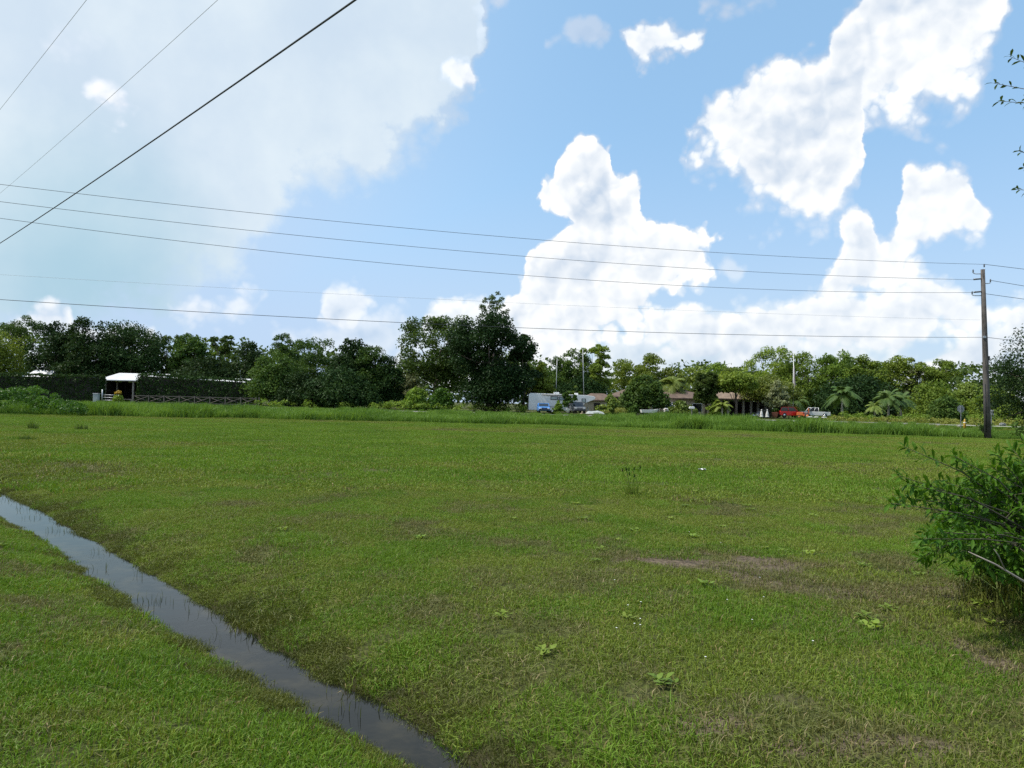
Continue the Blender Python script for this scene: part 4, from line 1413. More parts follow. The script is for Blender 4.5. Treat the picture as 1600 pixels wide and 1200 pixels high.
MB().box((LC * .53, -.06, HC - .95), (.5, .04, .6)).build('door_window', GLASS, dr)
MB().box((LC * .53 - .28, -.06, HC - 1.55), (.08, .05, .12)).build('handle', CHROME, dr)
MB().box((LC * .46, -.022, 1.15), (LC * .50, .03, .10)).build('stripe', GREYP, root)
MB().box((LC * .42, 1.2, HC + .12), (.9, .8, .26)).build('roof_vent', WHITE, root, .04)
MB().box((LC * .72, 1.2, HC + .04), (.6, .5, .3)).build('roof_vent', WHITE, root, .04)
aw = MB().tube([(LC * .2, -.12, HC - .22), (LC * .66, -.12, HC - .28)], .09, 8).build('awning', paint('awning_grey', (.20, .20, .20), .7), root)
for xq in (.36, .44):
    for yq in (.16, 2.34):
        wheel(root, LC * xq, yq, .38)
MB().tube([(LC * .9, 1.25, 0), (LC * .9, 1.25, 1.3)], .07, 8).build('jack', GALV, root)

# bucket, tarp heap
root = thing('white_bucket', 'white bucket standing beside the dark grey car', 'bucket', (X(887, 117), 117, .35))
MB().lathe((0, 0, 0), [(.22, 0), (.28, .6), (.29, .62), (.26, .62), (.24, .5)], 14).build('body', WHITE, root)
MB().tube([(-.28, 0, .58), (-.2, -.1, .80), (0, -.14, .86), (.2, -.1, .80), (.28, 0, .58)], .015, 5).build('handle', CHROME, root)
hb = []
r4 = np.random.default_rng(3)
mb = MB()
nu, nv = 22, 12
vs = []
for j in range(nv):
    for i in range(nu):
        q, p_ = i / (nu - 1) * 2 - 1, j / (nv - 1) * 2 - 1
        hgt = .55 * max(0, 1 - q * q) ** .6 * max(0, 1 - p_ * p_) ** .5 * (.7 + .5 * float(vnoise(q * 3 + 8, p_ * 2, 1.0)))
        vs.append((q * 1.45, p_ * .9, hgt))
mb.add(vs, [(j * nu + i, j * nu + i + 1, (j + 1) * nu + i + 1, (j + 1) * nu + i) for j in range(nv - 1) for i in range(nu - 1)], True)
o = mb.build('tarp_heap', TARP)
o.location = (X(930, 116), 116, .25)
tag(o, 'low pale tarpaulin heap in the grass before the cottage', 'tarp')

# thin masts behind the caravan
for px, top, tilt, lab in ((868, 558, .1, 'thin pale mast rising left behind the caravan roof'), (913, 545, -.5, 'taller thin leaning mast behind the caravan nose')):
    d = 134
    root = thing('thin_mast', lab, 'mast', (X(px, d), d, 0), 0, 'masts behind the caravan')
    h = P(px, top, d).z
    MB().tube([(0, 0, 0), (tilt * .5, 0, h * .5), (tilt, 0, h)], [.07, .055, .035], 8).build('pole', GALV, root)
    MB().lathe((tilt, 0, h), [(.04, -.05), (.07, 0), (.05, .12), (.01, .2)], 8).build('tip', GALV, root)

# yard things right of the house
d = 128
root = thing('motorcycle', 'dark motorcycle with bright chrome parked by the porch columns', 'motorcycle', (X(1184, d), d, .1), R(12))
for xq in (-.72, .72):
    wq = MB()
    for k in range(20):
        a0, a1 = 2 * math.pi * k / 20, 2 * math.pi * (k + 1) / 20
        wq.tube([(xq + .33 * math.cos(a0), 0, .36 + .33 * math.sin(a0)), (xq + .33 * math.cos(a1), 0, .36 + .33 * math.sin(a1))], .06, 6, False)
    wo_ = wq.build('wheel', RUBBER, root)
    MB().tube([(xq, -.05, .36), (xq, .05, .36)], .24, 14).build('rim', CHROME, wo_)
MB().box((-.05, 0, .5), (.55, .34, .42)).build('engine', CHROME, root, .05)
MB().box((.15, 0, .86), (.6, .30, .24), top=(.75, .7)).build('fuel_tank', GREYP, root, .06)
MB().box((-.5, 0, .80), (.75, .28, .12)).build('seat', DARK, root, .05)
MB().tube([(.72, 0, .36), (.5, 0, .9), (.42, 0, 1.12)], .04, 6).build('fork', CHROME, root)
MB().tube([(.25, -.4, 1.1), (.42, -.2, 1.14), (.42, .2, 1.14), (.25, .4, 1.1)], .022, 6).build('handlebar', CHROME, root)
MB().tube([(-.1, -.2, .32), (-.95, -.22, .36)], .055, 7).build('exhaust', CHROME, root)
MB().tube([(.56, 0, .95), (.68, 0, .95)], .1, 10).build('headlight', LAMP, root)
st0 = None
for px, lab in ((1190, 'white garden statue nearest the motorcycle'), (1199, 'white garden statue between its twin and the clay pot')):
    root = thing('garden_statue', lab, 'statue', (X(px, 126.5), 126.5, .25), 0, 'white garden statues by the motorcycle')
    MB().lathe((0, 0, 0), [(.34, 0), (.34, .14), (.27, .16), (.29, .3), (.20, .75), (.11, 1.02), (.07, 1.08)], 14).build('figure', STONE, root)
    MB().lathe((0, 0, 1.06), [(.04, 0), (.11, .06), (.125, .14), (.10, .22), (.03, .27)], 12).build('head', STONE, root)
root = thing('clay_pot', 'large reddish clay pot with a plant left of the red truck', 'pot', (X(1211, 128), 128, .15))
MB().lathe((0, 0, 0), [(.32, 0), (.5, .55), (.55, .75), (.6, .76), (.6, .9), (.5, .9), (.46, .8)], 16).build('pot', TERRA, root)
mobj('plant', quad_mesh('plant', clump_leaves([(0, 0, 1.2)], [.6], 320, .28), L_OAK), root)
root = thing('yellow_bush', 'yellow and orange leaved bush rising behind the red truck', 'bush', (X(1233, 136), 136, 0))
mobj('foliage', quad_mesh('foliage', clump_leaves([(0, 0, 2.1), (.8, 0, 1.8), (-.9, 0, 1.8)], [.7, .6, .6], 700, .3), L_YEL), root)
MB().tube([(0, 0, 0), (0, 0, 1.8)], .08, 6).build('stem', BARK, root)
# orange tractor
root = thing('garden_tractor', 'orange garden tractor between the red truck and white pickup', 'tractor', (X(1255, 127.5), 127.5, .15), R(170))
MB().box((.55, 0, .78), (1.1, .6, .55), top=(.92, .85)).build('hood', ORANGE, root, .06)
MB().box((-.45, 0, .55), (1.0, .7, .3)).build('chassis', ORANGE, root, .04)
se = MB().box((-.6, 0, .84), (.5, .5, .12)).build('seat', DARK, root, .04)
MB().box((-.85, 0, 1.08), (.1, .48, .45)).build('backrest', DARK, root, .04)
MB().tube([(.0, 0, .9), (-.12, 0, 1.15)], .025, 6).build('steering_column', DARK, root)
MB().tube([(-.13, 0, 1.14), (-.15, 0, 1.18)], .2, 14).build('steering_wheel', DARK, root)
for xq, rr, wd in ((.75, .27, .2), (-.6, .45, .3)):
    for s in (-1, 1):
        wheel(root, xq, s * .5, rr, wd, ORANGE)
for s in (-1, 1):
    MB().box((-.6, s * .5, .98), (.8, .34, .06)).build('fender', ORANGE, root, .02)
MB().tube([(-.85, -.35, .7), (-.85, -.35, 1.7), (-.85, .35, 1.7), (-.85, .35, .7)], .04, 6).build('roll_bar', ORANGE, root)
for i, (px, lab) in enumerate(((1266, 'long white edging stone under the white pickup'), (1276, 'white edging stone in the middle of the row of three'), (1288, 'white edging stone at the end past the pickup'))):
    mb = MB()
    mb.lathe((0, 0, 0), [(.3, 0), (.42, .12), (.36, .26), (.15, .33)], 10)
    o = mb.build('edging_stone', STONE)
    o.location = (X(px, 124), 124, .32)
    o.scale = (1.5 if i == 0 else 1.2, .8, .8)
    tag(o, lab, 'stone', 'white edging stones before the pickup')

# flagpole
d = 134
root = thing('flagpole', 'white flagpole with a limp faded flag above the red truck', 'flagpole', (X(1239, d), d, 0))
h = P(1239, 556, d).z
MB().tube([(0, 0, 0), (0, 0, h)], [.07, .045], 8).build('pole', WHITE, root)
MB().lathe((0, 0, h), [(.03, 0), (.09, .06), (.09, .12), (.02, .18)], 10).build('finial', CHROME, root)
mb = MB()
z1, z0 = P(1239, 570, d).z, P(1239, 607, d).z
vs, fsq = [], []
nu, nv = 9, 12
for j in range(nv):
    q = j / (nv - 1)
    for i in range(nu):
        a = i / (nu - 1)
        fold = math.sin(a * 9 + q * 1.2) * .14
        vs.append((.06 + a * (.12 + .24 * q) + .03 * math.sin(q * 8), fold * (.4 + q), z1 + (z0 - z1) * (q * (1 - .12 * a)) - a * .3))
for j in range(nv - 1):
    for i in range(nu - 1):
        fsq.append((j * nu + i, j * nu + i + 1, (j + 1) * nu + i + 1, (j + 1) * nu + i))
mb.add(vs, fsq, True)
fl = mb.build('flag', CLOTH, root)
sm = fl.modifiers.new('thickness', 'SOLIDIFY')
sm.thickness = .03
# mailbox
root = thing('mail_box', 'small white topped mailbox on a post before the house', 'mailbox', (X(1081, 124), 124, 0))
MB().box((0, 0, .7), (.12, .12, 1.4)).build('post', GREYWOOD, root)
MB().prism([(-.45, 1.4), (.45, 1.4), (.45, 1.62), (.32, 1.78), (-.32, 1.78), (-.45, 1.62)], -.2, .2).build('box', WHITE, root, .03)


# palms
def palm(label, px, top, depth, wpx, mat=L_PALM, nf=26, group='feathery palms in front of the trees', name='palm_tree'):
    r = np.random.default_rng(int(px))
    h = P(px, top, depth).z
    R_ = wpx * depth / F / 2
    root = thing(name, label, 'palm', (X(px, depth), depth, 0), r.uniform(0, 6), group)
    hc = h - R_ * .42
    MB().tube([(0, 0, -.1), (.05, 0, hc * .5), (0, 0, hc)], [.24, .17, .15], 10).build('trunk', PALEBARK, root)
    Q = []
    for k in range(nf):
        a = k * 2.399 + r.uniform(-.2, .2)
        el = r.uniform(-.15, 1.25)
        L = R_ * r.uniform(1.0, 1.3)
        d = np.array([math.cos(a), math.sin(a)])
        prev = None
        pts = []
        for i in range(11):
            q = i / 10
            hr = L * (q * math.cos(el) * .9 + .1 * q)
            zz = L * (q * math.sin(el) - .85 * q ** 2.1 * (0.45 + .4 * math.cos(el)))
            pts.append(np.array([d[0] * hr, d[1] * hr, hc + zz]))
        sd_ = np.array([-d[1], d[0], 0])
        for i in range(1, 11):
            t_ = unit(pts[i] - pts[i - 1])
            for s in (-1, 1):
                for f in (0, .5):
                    p0 = pts[i - 1] * (1 - f) + pts[i] * f
                    ll = L * .34 * (1 - .55 * abs((i - 4.5) / 5.5) ** 1.5) * r.uniform(.8, 1.15)
                    e = p0 + (sd_ * s * .75 + t_ * .5) * ll + np.array([0, 0, -.42 * ll])
                    wv = t_ * .075
                    m_ = (p0 + e) / 2 + np.array([0, 0, .06 * ll])
                    Q.append([p0 - wv * .6, p0 + wv * .6, m_ + wv, m_ - wv])
                    Q.append([m_ - wv, m_ + wv, e + wv * .2, e - wv * .2])
            w2 = sd_ * .03
            Q.append([pts[i - 1] - w2, pts[i - 1] + w2, pts[i] + w2, pts[i] - w2])
    mobj('crown', quad_mesh('crown', np.array(Q), mat, rng.random(len(Q))), root)


palm('queen palm with a wide arching head right of the white pickup', 1316, 604, 128, 50)
palm('queen palm with a drooping head in the further stand of palms', 1388, 611, 128, 48)
palm('shorter palm just right of the drooping one', 1408, 614, 130, 40)
palm('small yellowing palm at the foot of the drooping palm', 1366, 628, 126, 30, L_LIGHT, 18)
palm('golden green palm over the low roof of the house', 1051, 588, 142, 52, L_LIGHT, 24)
palm('short bushy palm before the house beside the small dark tree', 1128, 626, 127, 32, L_LIGHT, 18)
palm('small palm above the bonnet of the red truck', 1243, 618, 140, 44)
palm('low palm between the red truck and flag', 1226, 628, 134, 30, L_LIGHT, 18)

# ------------------------------------------------------------------ signs by the road
d = 74.0
root = thing('stop_sign', 'grey back of an eight sided road sign on a post', 'road sign', (X(1502, d), d, 0), R(4))
zc = P(1502, 639, d).z
MB().box((0, .03, zc / 2 + .1), (.07, .04, zc + .4)).build('post', GALV, root)
oct_ = [(.39 * math.cos(R(22.5 + 45 * k)), zc + .39 * math.sin(R(22.5 + 45 * k))) for k in range(8)]
MB().prism(oct_, .055, .065).build('plate', SIGNBACK, root)
d = 70.0
root = thing('square_sign', 'small white rectangular road sign just right of the utility pole', 'road sign', (X(1549.5, d), d, 0), R(-3))
zc = P(1549, 644.5, d).z
MB().box((0, .03, (zc + .2) / 2), (.06, .04, zc + .2)).build('post', GALV, root)
pl = MB().box((0, 0, zc), (.40, .012, .52)).build('plate', WHITE, root)
for zq, ww in ((.12, .24), (.0, .18), (-.13, .26)):
    MB().box((.01, -.009, zc + zq), (ww, .004, .055)).build('marking', GREYP, pl)
root = thing('marker_post', 'stubby yellow marker post at the foot of the eight sided sign', 'marker post', (X(1507.5, 72), 72, 0))
MB().lathe((0, 0, 0), [(.12, 0), (.11, .7), (.08, .95), (.05, 1.08), (.02, 1.12)], 12).build('post', YELLOW, root)
MB().lathe((0, 0, .72), [(.125, 0), (.12, .08)], 12).build('band', WHITE, root)

# ------------------------------------------------------------------ utility pole and lines
pb_ = G(1543.5, 685)
PD = pb_.y
ptop = P(1535.5, 421, PD)
root = thing('utility_pole', 'tall leaning wooden utility pole at the edge of the field', 'utility pole', (pb_.x, pb_.y, 0))
o_ = Vector((pb_.x, pb_.y, 0))
loc = lambda px, py, dy=0.0: P(px, py, PD + dy) - o_
tp = ptop - o_
MB().tube([(0, 0, -.2), tuple(tp * .3), tuple(tp * .65), tuple(tp)], [.215, .19, .16, .125], 14).build('shaft', WOODPOLE, root)


def insul(p, h=.22, r=.055):
    return MB().lathe(p, [(r * .5, -h * .4), (r, -h * .3), (r * .6, -h * .1), (r, .02), (r * .6, h * .25), (r * .9, h * .4), (r * .3, h * .6)], 10)


def pole_at(py):
    q = (P(1539, py, PD).z) / tp.z
    return tp * q


mk = []
br = MB()
a = pole_at(426)
br.tube([a + Vector((.08, 0, -.1)), loc(1538, 420) + Vector((0, -.05, 0))], .03, 6)
br.build('top_pin', GALV, root)
insul(loc(1537.8, 415.5)).build('insulator', GREYP, root)
for side, (ppx, ppy), dy in ((-1, (1520.5, 424), .1), (1, (1547.5, 439), -.1), (-1, (1519, 458), .1)):
    e = loc(ppx, ppy + 3, dy)
    a = pole_at(ppy + 4)
    MB().tube([a, a.lerp(e, .7) + Vector((0, 0, -.03)), e], .028, 6).build('bracket', GALV, root)
    insul(loc(ppx, ppy, dy)).build('insulator', GREYP, root)
for px, py in ((1524.5, 436.5), (1525, 456.5)):
    a = pole_at(py - 1)
    e = loc(px - 3, py)
    MB().tube([a, e], [.05, .06], 8).build('dead_end_insulator', GREYP, root)
MB().box(tuple(pole_at(527) + Vector((-.12, -.15, 0))), (.18, .12, .14)).build('cable_clamp', GALV, root)
MB().box(tuple(pole_at(560) + Vector((.14, -.12, 0))), (.12, .1, .3)).build('cable_riser', DARK, root)
MB().tube([pole_at(600) + Vector((-.17, -.12, 0)), pole_at(675) + Vector((-.19, -.16, 0))], .03, 6).build('conduit', DARK, root)


def far_wire(label, pr, pl, mid, rad, mat, DL=33.6, tB=.62, dr=0.0, name='power_line'):
    A = P(*pr, PD + dr)
    B = P(*pl, DL)
    E_xy = A + (B - A) / tB

    def zend(S):
        return (B.z - A.z + 4 * S * tB * (1 - tB)) / tB + A.z

    def at(t, S):
        p = A.lerp(E_xy, t)
        p.z = A.z + (zend(S) - A.z) * t - 4 * S * t * (1 - t)
        return p
    # sag so that the middle of the visible run passes through mid
    best = None
    for S in np.linspace(-.5, 3.5, 81):
        # find t whose column is mid[0]
        for t in np.linspace(.1, .55, 91):
            p = at(t, S)
            q = _M3.transposed() @ (p - Vector((0, 0, CAM_H)))
            sx, sy = 800 + F * q.x / -q.z, 600 - F * q.y / -q.z
            if abs(sx - mid[0]) < 8:
                e = abs(sy - mid[1])
                if best is None or e < best[0]:
                    best = (e, S)
    S = best[1]
    mb = MB()
    mb.tube([at(t, S) for t in np.linspace(0, 1, 60)], rad * .62, 6)
    return tag(mb.build(name, mat), label, 'power line', 'lines strung across to the leaning pole'), A


ends = []
for lab, pr, pl, mid, rad, mat in (
        ('topmost thin line running to the pin at the pole top', (1538, 413), (0, 288), (800, 371.5), .017, WIRE),
        ('second line from the top, ending on the upper pole strap', (1521, 437), (0, 315), (800, 398.5), .017, WIRE),
        ('third line from the top, ending on the lower pole strap', (1521, 457), (0, 341), (800, 428.5), .017, WIRE),
        ('faintest line, fourth from the top across the clouds', (1531, 500), (0, 429), (800, 473), .008, ALU),
        ('lowest thick line passing in front of the tree tops', (1536, 527), (0, 468), (800, 511.5), .021, WIRE)):
    o, A = far_wire(lab, pr, pl, mid, rad, mat)
    ends.append(A)
for lab, pl, pr2 in (('short upper line leaving the pole top to the right', (1538, 413), (1600, 420.5)), ('short line leaving the right bracket insulator of the pole', (1547.5, 438), (1600, 447)),
                     ('short line leaving the lower bracket of the pole to the right', (1540, 459), (1600, 467.5)), ('short low cable leaving the pole above the signs', (1541, 527), (1600, 534))):
    A = P(*pl, PD)
    B = P(*pr2, PD + 1.2)
    mb = MB()
    E = A + (B - A) * 12
    E.z = A.z - .4
    pts = []
    sl = (B.z - A.z) * 12
    for t in np.linspace(0, 1, 40):
        p = A.lerp(E, t)
        p.z = A.z + sl * t + (E.z - A.z - sl) * t * t
        pts.append(p)
    mb.tube(pts, .015, 6)
    tag(mb.build('power_line', WIRE), lab, 'power line', 'short lines going on past the pole')

# lines overhead along the near road
for lab, p1, hgt, p2, rad, mat, wob in (('thick black cable slanting steeply across the upper sky', (555, 0), 5.4, (0, 380), .0115, WIRE, .012),
                                       ('thin middle line slanting across the bright cloud', (340, 0), 8.2, (0, 302), .0042, ALU, 0), ('thin steepest line cutting the upper corner of the sky', (135, 0), 8.6, (0, 171), .004, ALU, 0)):
    d1 = ray(*p1)
    A = Vector((0, 0, CAM_H)) + d1 * ((hgt - CAM_H) / d1.z)
    # B lies on the ray of p2 in the vertical plane through A along the road
    d2 = ray(*p2)
    nrm = Vector((dnx[0], dnx[1], 0))
    B = Vector((0, 0, CAM_H)) + d2 * ((A.dot(nrm)) / d2.dot(nrm))
    u_ = Vector((dax[0], dax[1], 0))
    sA, sB = A.dot(u_), B.dot(u_)
    k = .0005            # sag curvature
    pts = []
    for s in np.linspace(-22, 75, 240):
        q = (s - sA) / (sB - sA)
        zz = A.z + (B.z - A.z) * q + k * (s - sA) * (s - sB)
        w_ = wob * math.sin(s * 5.1) + wob * .6 * math.sin(s * 11.3)
        p = u_ * s + nrm * (A.dot(nrm) + w_)
        p.z = zz + w_
        pts.append(p)
    mb = MB()
    mb.tube(pts, rad, 6)
    tag(mb.build('overhead_cable', mat), lab, 'cable', 'cables overhead along the ditch')

# ------------------------------------------------------------------ small plants on the lawn
def tuft(label, px, py, n, h0, h1, size, mat=TALL, name='grass_tuft', heads=0, group='weedy tufts left standing on the mown field', w=.012):
    r = np.random.default_rng(int(px * 3 + py))
    g = G(px, py)
    root = thing(name, label, 'tuft', (g.x, g.y, float(height(g.x, g.y))), r.uniform(0, 6), group)
    mobj('blades', quad_mesh('blades', blades(n, size, h0, h1, w, .5, r, True), mat, per=2), root)
    if heads:
        Q = []
        for i in range(heads):
            a = r.uniform(0, 6.28)
            hh = r.uniform(.32, .52)
            e = np.array([math.cos(a) * .22 * r.random(), math.sin(a) * .22 * r.random(), hh])
            wv = np.array([.004, 0, 0])
            Q.append([-wv, wv, e + wv, e - wv])
            w2 = np.array([.013, 0, 0])
            up = np.array([0, 0, .028])
            Q.append([e - w2 - up, e + w2 - up, e + w2 * .6 + up, e - w2 * .6 + up])
            w3 = np.array([0, .013, 0])
            Q.append([e - w3 - up, e + w3 - up, e + w3 * .6 + up, e - w3 * .6 + up])
        mobj('seed_heads', quad_mesh('seed_heads', np.array(Q), L_DARK), root)


tuft('pointed dark tuft farthest out by the weeds', 51, 671, 160, .1, .42, .45, L_OAK)
tuft('wide tuft level with the pointed tuft, nearer the fence', 127, 673, 130, .08, .30, .5, L_OAK)
tuft('low dark tuft below the pointed tuft', 42, 688, 120, .06, .2, .42, L_OAK)
tuft('faint low tuft below the wide tuft', 138, 685, 70, .05, .16, .4, L_MID)
tuft('tall seeding weed with dark heads alone in the middle of the lawn', 987, 776, 90, .12, .38, .26, L_MID, 'seeding_weed', 8, None, .008)
# plants at pole foot
for lab, px, py, n, hgt in (('dark leafy sapling growing against the foot of the utility pole', 1536, 683, 420, .85), ('leafy sapling at the field edge right of the utility pole', 1598, 690, 420, 1.1)):
    g = G(px, py)
    r = np.random.default_rng(px)
    root = thing('leafy_sapling', lab, 'sapling', (g.x, g.y, 0))
    cen = [(r.uniform(-.5, .4), r.uniform(-.3, .3), r.uniform(.3, hgt)) for _ in range(14)]
    mobj('foliage', quad_mesh('foliage', clump_leaves(cen, [.17] * 14, n, .17, 1.0, r, .35), L_OAK), root)
    mb = MB()
    for c in cen[:8]:
        mb.tube([(0, 0, 0), (c[0] * .5, c[1] * .5, c[2] * .6), c], [.025, .018, .008], 5)
    mb.build('stem', BARK, root)

# pale scraps and flowers in the grass
g = G(1097, 737)
mb = MB()
vs = []
for j in range(5):
    for i in range(7):
        vs.append((i * .05 - .15, j * .04 - .08, .05 + .035 * math.sin(i * 1.7 + j) + .02 * math.cos(j * 2.3)))
mb.add(vs, [(j * 7 + i, j * 7 + i + 1, (j + 1) * 7 + i + 1, (j + 1) * 7 + i) for j in range(4) for i in range(6)], True)
o = mb.build('paper_scrap', WHITE)
o.location = (g.x, g.y, .03)
o.scale = (.6, .6, .6)
o.modifiers.new('thickness', 'SOLIDIFY').thickness = .004
tag(o, 'crumpled white paper scrap lying alone far out on the lawn', 'litter')
flower_px = [(960, 917), (1193, 946), (1000, 980), (991, 988), (1000, 990), (963, 995), (981, 958), (1001, 953), (1270, 1016), (1102, 1042), (1175, 982), (1136, 950), (1187, 915), (1077, 840), (1126, 858), (690, 1137), (685, 1166)]
fm = None
for i, (px, py) in enumerate(flower_px):
    g = G(px, py)
    if i == 0:
        Q = []
        for k in range(6):
            a = k * math.pi / 3
            dv = np.array([math.cos(a), math.sin(a), .25]) * .006
            s = np.array([-math.sin(a), math.cos(a), 0]) * .004
            b0 = np.array([0, 0, .062])
            Q.append([b0 - s * .4, b0 + s * .4, b0 + dv + s, b0 + dv - s])
        fm = quad_mesh('petals', np.array(Q), WHITE)
        sb = MB()
        sb.tube([(0, 0, 0), (0, 0, .062)], .0015, 5)
        root0 = thing('white_flower', '', 'flower', (0, 0, 0))
        f0 = mobj('petals', fm, root0)
        s0 = sb.build('stem', STEM, root0)
        rt = root0
    else:
        rt = root0.copy()
        C.objects.link(rt)
        for ch in (f0, s0):
            c = ch.copy()
            C.objects.link(c)
            c.parent = rt
    rt.location = (g.x, g.y, float(height(g.x, g.y)))
    rt.rotation_euler = (0, 0, i * 1.3)
    tag(rt, 'tiny white flower open in the short lawn grass', 'flower', 'tiny white flowers scattered in the lawn')

# ------------------------------------------------------------------ bush at the right
def leaf_shape(base, dirv, up, L, Wd, r):
    """obovate leaf, folded along the midrib, 6 quads"""
    d = dirv / np.linalg.norm(dirv)
    s = np.cross(d, up)
    s /= max(np.linalg.norm(s), 1e-6)
    n_ = np.cross(s, d)
    st = [(0, .08, 0), (.35, .8, .05), (.7, 1.0, .02), (1.0, .10, -.10)]
    rows = []
    for q, w, b in st:
        c = base + d * L * q + n_ * L * b
        e = s * Wd * .5 * w
        rows.append((c - e + n_ * Wd * .14 * w, c, c + e + n_ * Wd * .14 * w))
    out = []
    for a, b in zip(rows[:-1], rows[1:]):
        out.append([a[0], a[1], b[1], b[0]])
        out.append([a[1], a[2], b[2], b[1]])
    return out


def twig_leaves(path, r, n, L, start=.35, ratio=.36):
    Q = []
    path = [np.array(p, float) for p in path]
    for i in range(n):
        q = start + (1 - start) * (1 - (1 - (i + .5) / n) ** 1.6)
        f = q * (len(path) - 1)
        k = min(int(f), len(path) - 2)
        p = path[k] * (1 - (f - k)) + path[k + 1] * (f - k)
        ax = unit(path[k + 1] - path[k])
        a = i * 2.4 + r.uniform(-.4, .4)
        s1 = unit(np.cross(ax, np.array([.2, .1, 1.0])))
        s2 = np.cross(ax, s1)
        out = s1 * math.cos(a) + s2 * math.sin(a)
        dv = unit(out * .9 + ax * r.uniform(.4, 1.1) + np.array([0, 0, r.uniform(-.25, .35)]))
        Q += leaf_shape(p, dv, unit(np.array([0, 0, 1.0]) + r.normal(size=3) * .5), L * r.uniform(.65, 1.25), L * ratio * r.uniform(.8, 1.2), r)
    return Q


rb_ = np.random.default_rng(77)
bc = np.array([4.75, 5.75, 0.0])
root = thing('leafy_bush', 'large leafy green bush sprawling into the lawn with a bare twig sticking out', 'bush', tuple(bc))
sprigs = [(1413, 698, 5.3), (1490, 712, 5.4), (1508, 726, 5.5), (1556, 708, 5.6), (1582, 702, 5.6), (1600, 690, 5.7), (1401, 742, 5.2), (1418, 757, 5.2), (1392, 786, 5.1), (1405, 776, 5.2), (1440, 776, 5.3),
          (1452, 764, 5.3), (1468, 750, 5.4), (1480, 775, 5.4), (1455, 800, 5.2), (1442, 842, 4.9), (1462, 832, 5.0), (1480, 845, 5.1), (1498, 862, 5.1), (1510, 745, 5.5), (1530, 735, 5.6), (1550, 730, 5.6), (1575, 722, 5.7),
          (1495, 800, 5.3), (1515, 780, 5.4), (1535, 760, 5.5), (1500, 830, 5.2), (1525, 850, 5.1)]
TW, Q = MB(), []
nodes = []


def stem(b0, q, r0, bow):
    m1 = b0 + (q - b0) * .4 + np.array([0, 0, bow]) + rb_.normal(0, .03, 3)
    m2 = b0 + (q - b0) * .75 + np.array([0, 0, bow * .6]) + rb_.normal(0, .03, 3)
    TW.tube([b0, m1, m2, q], [r0, r0 * .7, r0 * .45, r0 * .2], 5)
    return [b0, m1, m2, q]


prim = [np.array(P(px, py, dp)) - bc for px, py, dp in sprigs]
for i in range(70):
    dv = unit(rb_.normal(size=3))
    q = np.array([dv[0] * 1.25, dv[1] * 1.15, abs(dv[2]) * 1.05 + .12]) * rb_.uniform(.55, .95)
    if not (q[0] < -.75 and q[2] < .40):
        prim.append(q)
for i, q in enumerate(prim):
    b0 = np.array([rb_.uniform(-.25, .25), rb_.uniform(-.2, .2), 0])
    pth = stem(b0, q, .010, .14 * np.linalg.norm(q[:2]))
    Q += twig_leaves(pth, rb_, 34, .088, .55, .28)
    nodes += [pth[1], pth[2], (pth[1] + pth[2]) / 2, (pth[2] + q) / 2, q]
nodes = np.array(nodes)
for i in range(1150):
    dv = unit(rb_.normal(size=3))
    dv[2] = abs(dv[2])
    q = dv * np.array([1.5, 1.28, 1.24]) * (0.45 + .55 * rb_.random() ** .5) + np.array([-.14, 0, 0])
    q[2] = max(.08, q[2] + .08)
    if q[0] < -.75 and q[2] < .40:
        continue
    k = np.argmin(((nodes - q) ** 2).sum(1) + rb_.random(len(nodes)) * .04)
    if np.linalg.norm(nodes[k] - q) > .65:
        continue
    pth = stem(nodes[k], q, .004, .02)
    Q += twig_leaves(pth, rb_, 19, .08, .15, .28)
mobj('foliage', quad_mesh('foliage', np.array(Q), L_BUSH, per=6), root)
TW.build('stems', paint('shrub_stem', (0.07, 0.065, 0.04), .85, var=.3), root)
tA, tB_ = P(1513, 862, 4.9), P(1606, 912, 4.9)
mb = MB()
mid = tA.lerp(tB_, .45)
mb.tube([np.array(tB_) - bc + np.array([.25, .1, -.16]), np.array(tB_) - bc, np.array(mid) - bc + np.array([0, 0, .012]), np.array(tA) - bc], [.010, .008, .006, .003], 7)
sp = P(1570, 890, 4.9)
mb.tube([np.array(sp) - bc, np.array(P(1560, 868, 4.85)) - bc, np.array(P(1553, 858, 4.83)) - bc], [.005, .004, .002], 6)
mb.build('bare_twig', TWIG, root)
# long grass round its foot
pp = np.stack([rb_.uniform(3.9, 6.8, 95), rb_.uniform(4.6, 6.9, 95)], 1)
pp = pp[((pp[:, 0] - 4.95) / 1.35) ** 2 + ((pp[:, 1] - 5.7) / 1.0) ** 2 < 1]
lp = [quad_mesh('p', blades(110, .35, .10, .36, .008, .7, rb_, True), WETG if i else TALL, per=2) for i in range(3)]
scatter('long_grass', np.stack([pp[:, 0], pp[:, 1], height(pp[:, 0], pp[:, 1])], 1), rb_.uniform(0, 6, len(pp)), rb_.uniform(.7, 1.2, len(pp)), rb_.integers(0, 3, len(pp)), patch_collection('long_blades', lp),
        'long uncut grass round the foot of the leafy bush', 'grass')

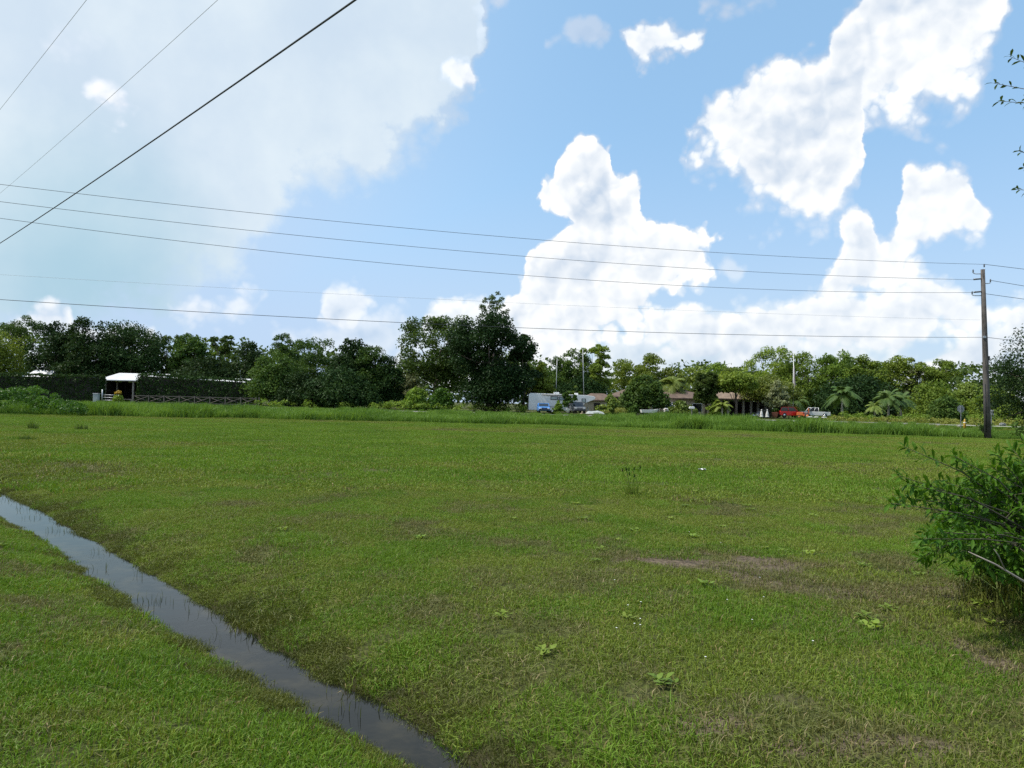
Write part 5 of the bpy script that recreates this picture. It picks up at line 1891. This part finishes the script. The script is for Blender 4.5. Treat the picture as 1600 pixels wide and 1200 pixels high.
# near oak whose branch tips hang into the view
ro = np.random.default_rng(88)
ob = np.array([10.6, 8.6, 0.0])
root = thing('live_oak', 'near oak reaching thin leafy branch tips into the top corner of the sky', 'tree', tuple(ob))
mb = MB()
mb.tube([(0, 0, -.1), (-.1, 0, 1.2), (-.25, .05, 2.6), (-.2, .1, 4.2), (0, .1, 6.5)], [.36, .27, .24, .18, .08], 12)
limbs = []
for i in range(16):
    a = ro.uniform(0, 6.28)
    st = np.array([-.2, .08, ro.uniform(2.4, 5.5)])
    L = ro.uniform(1.8, 3.2)
    e = st + np.array([math.cos(a) * L, math.sin(a) * L, ro.uniform(.3, 2.2)])
    if (e + ob)[0] < (e + ob)[1] * .72 + .9:
        continue
    m1 = (st + e) / 2 + np.array([0, 0, .35])
    mb.tube([st, m1, e], [.09, .06, .02], 7)
    limbs.append(e)
    limbs.append(m1)
OQ = []
cen = []
for e in limbs:
    for k in range(5):
        cen.append(e + ro.normal(0, .55, 3))
cen = [c for c in cen if (c + ob)[0] > (c + ob)[1] * .74 + .6]
bough = [np.array([-.2, .05, 4.6]), np.array([-1.6, .1, 5.1]), np.array([-2.9, -.1, 5.2]), np.array([-3.9, -.3, 4.75])]
low = [np.array([-.25, .05, 3.2]), np.array([-1.5, -.1, 3.9]), np.array([-2.8, -.25, 4.0]), np.array([-3.75, -.35, 3.75])]
for bg, r0 in ((bough, .075), (low, .06)):
    mb.tube(bg, [r0, r0 * .6, r0 * .3, r0 * .08], 7)
    for p in bg[1:3]:
        for k in range(4):
            cen.append(p + ro.normal(0, .35, 3) + np.array([.35, .1, .1]))
cen = [c for c in cen if (c + ob)[0] - .75 > (c + ob)[1] * .70]
crown = clump_leaves(cen, [.6] * len(cen), 15000, .075, .8, ro, .4)
for bg in (bough, low):
    for k in range(26):
        f = ro.uniform(.9, 2.8)
        q0 = bg[int(f)] * (1 - f % 1) + bg[int(f) + 1] * (f % 1)
        e = q0 + ro.normal(0, .26, 3) + np.array([-.05, 0, -.1])
        if (e + ob)[0] < (e + ob)[1] * .70 + .22:
            continue
        mb.tube([q0, (q0 + e) / 2 + np.array([0, 0, .04]), e], [.008, .005, .002], 5)
        OQ += twig_leaves([q0, (q0 + e) / 2, e], ro, 16, .075, .1, .34)
for tgt, dp, bg in (((1553, 130), 8.0, bough), ((1562, 158), 7.9, bough), ((1577, 88), 8.1, bough), ((1592, 236), 8.0, low), ((1589, 296), 8.0, low), ((1600, 262), 8.1, low)):
    e = np.array(P(*tgt, dp)) - ob
    s0_ = bg[2] * .35 + bg[3] * .65
    k1 = s0_ * .5 + e * .5 + np.array([.1, .02, .10])
    mb.tube([s0_, k1, e], [.012, .007, .002], 6)
    q1 = [s0_, k1, e]
    OQ += twig_leaves(q1, ro, 22, .085, .25, .32)
    e2 = k1 * .4 + e * .6 + np.array([.05, .05, -.16])
    mb.tube([k1 * .4 + e * .6, e2], [.004, .002], 5)
    OQ += twig_leaves([k1 * .4 + e * .6, (k1 * .4 + e * .6 + e2) / 2, e2], ro, 7, .07, .3, .34)
mb.build('trunk', BARK, root)
mobj('crown', quad_mesh('crown', np.concatenate([crown, np.array(OQ)]), L_OAK), root)
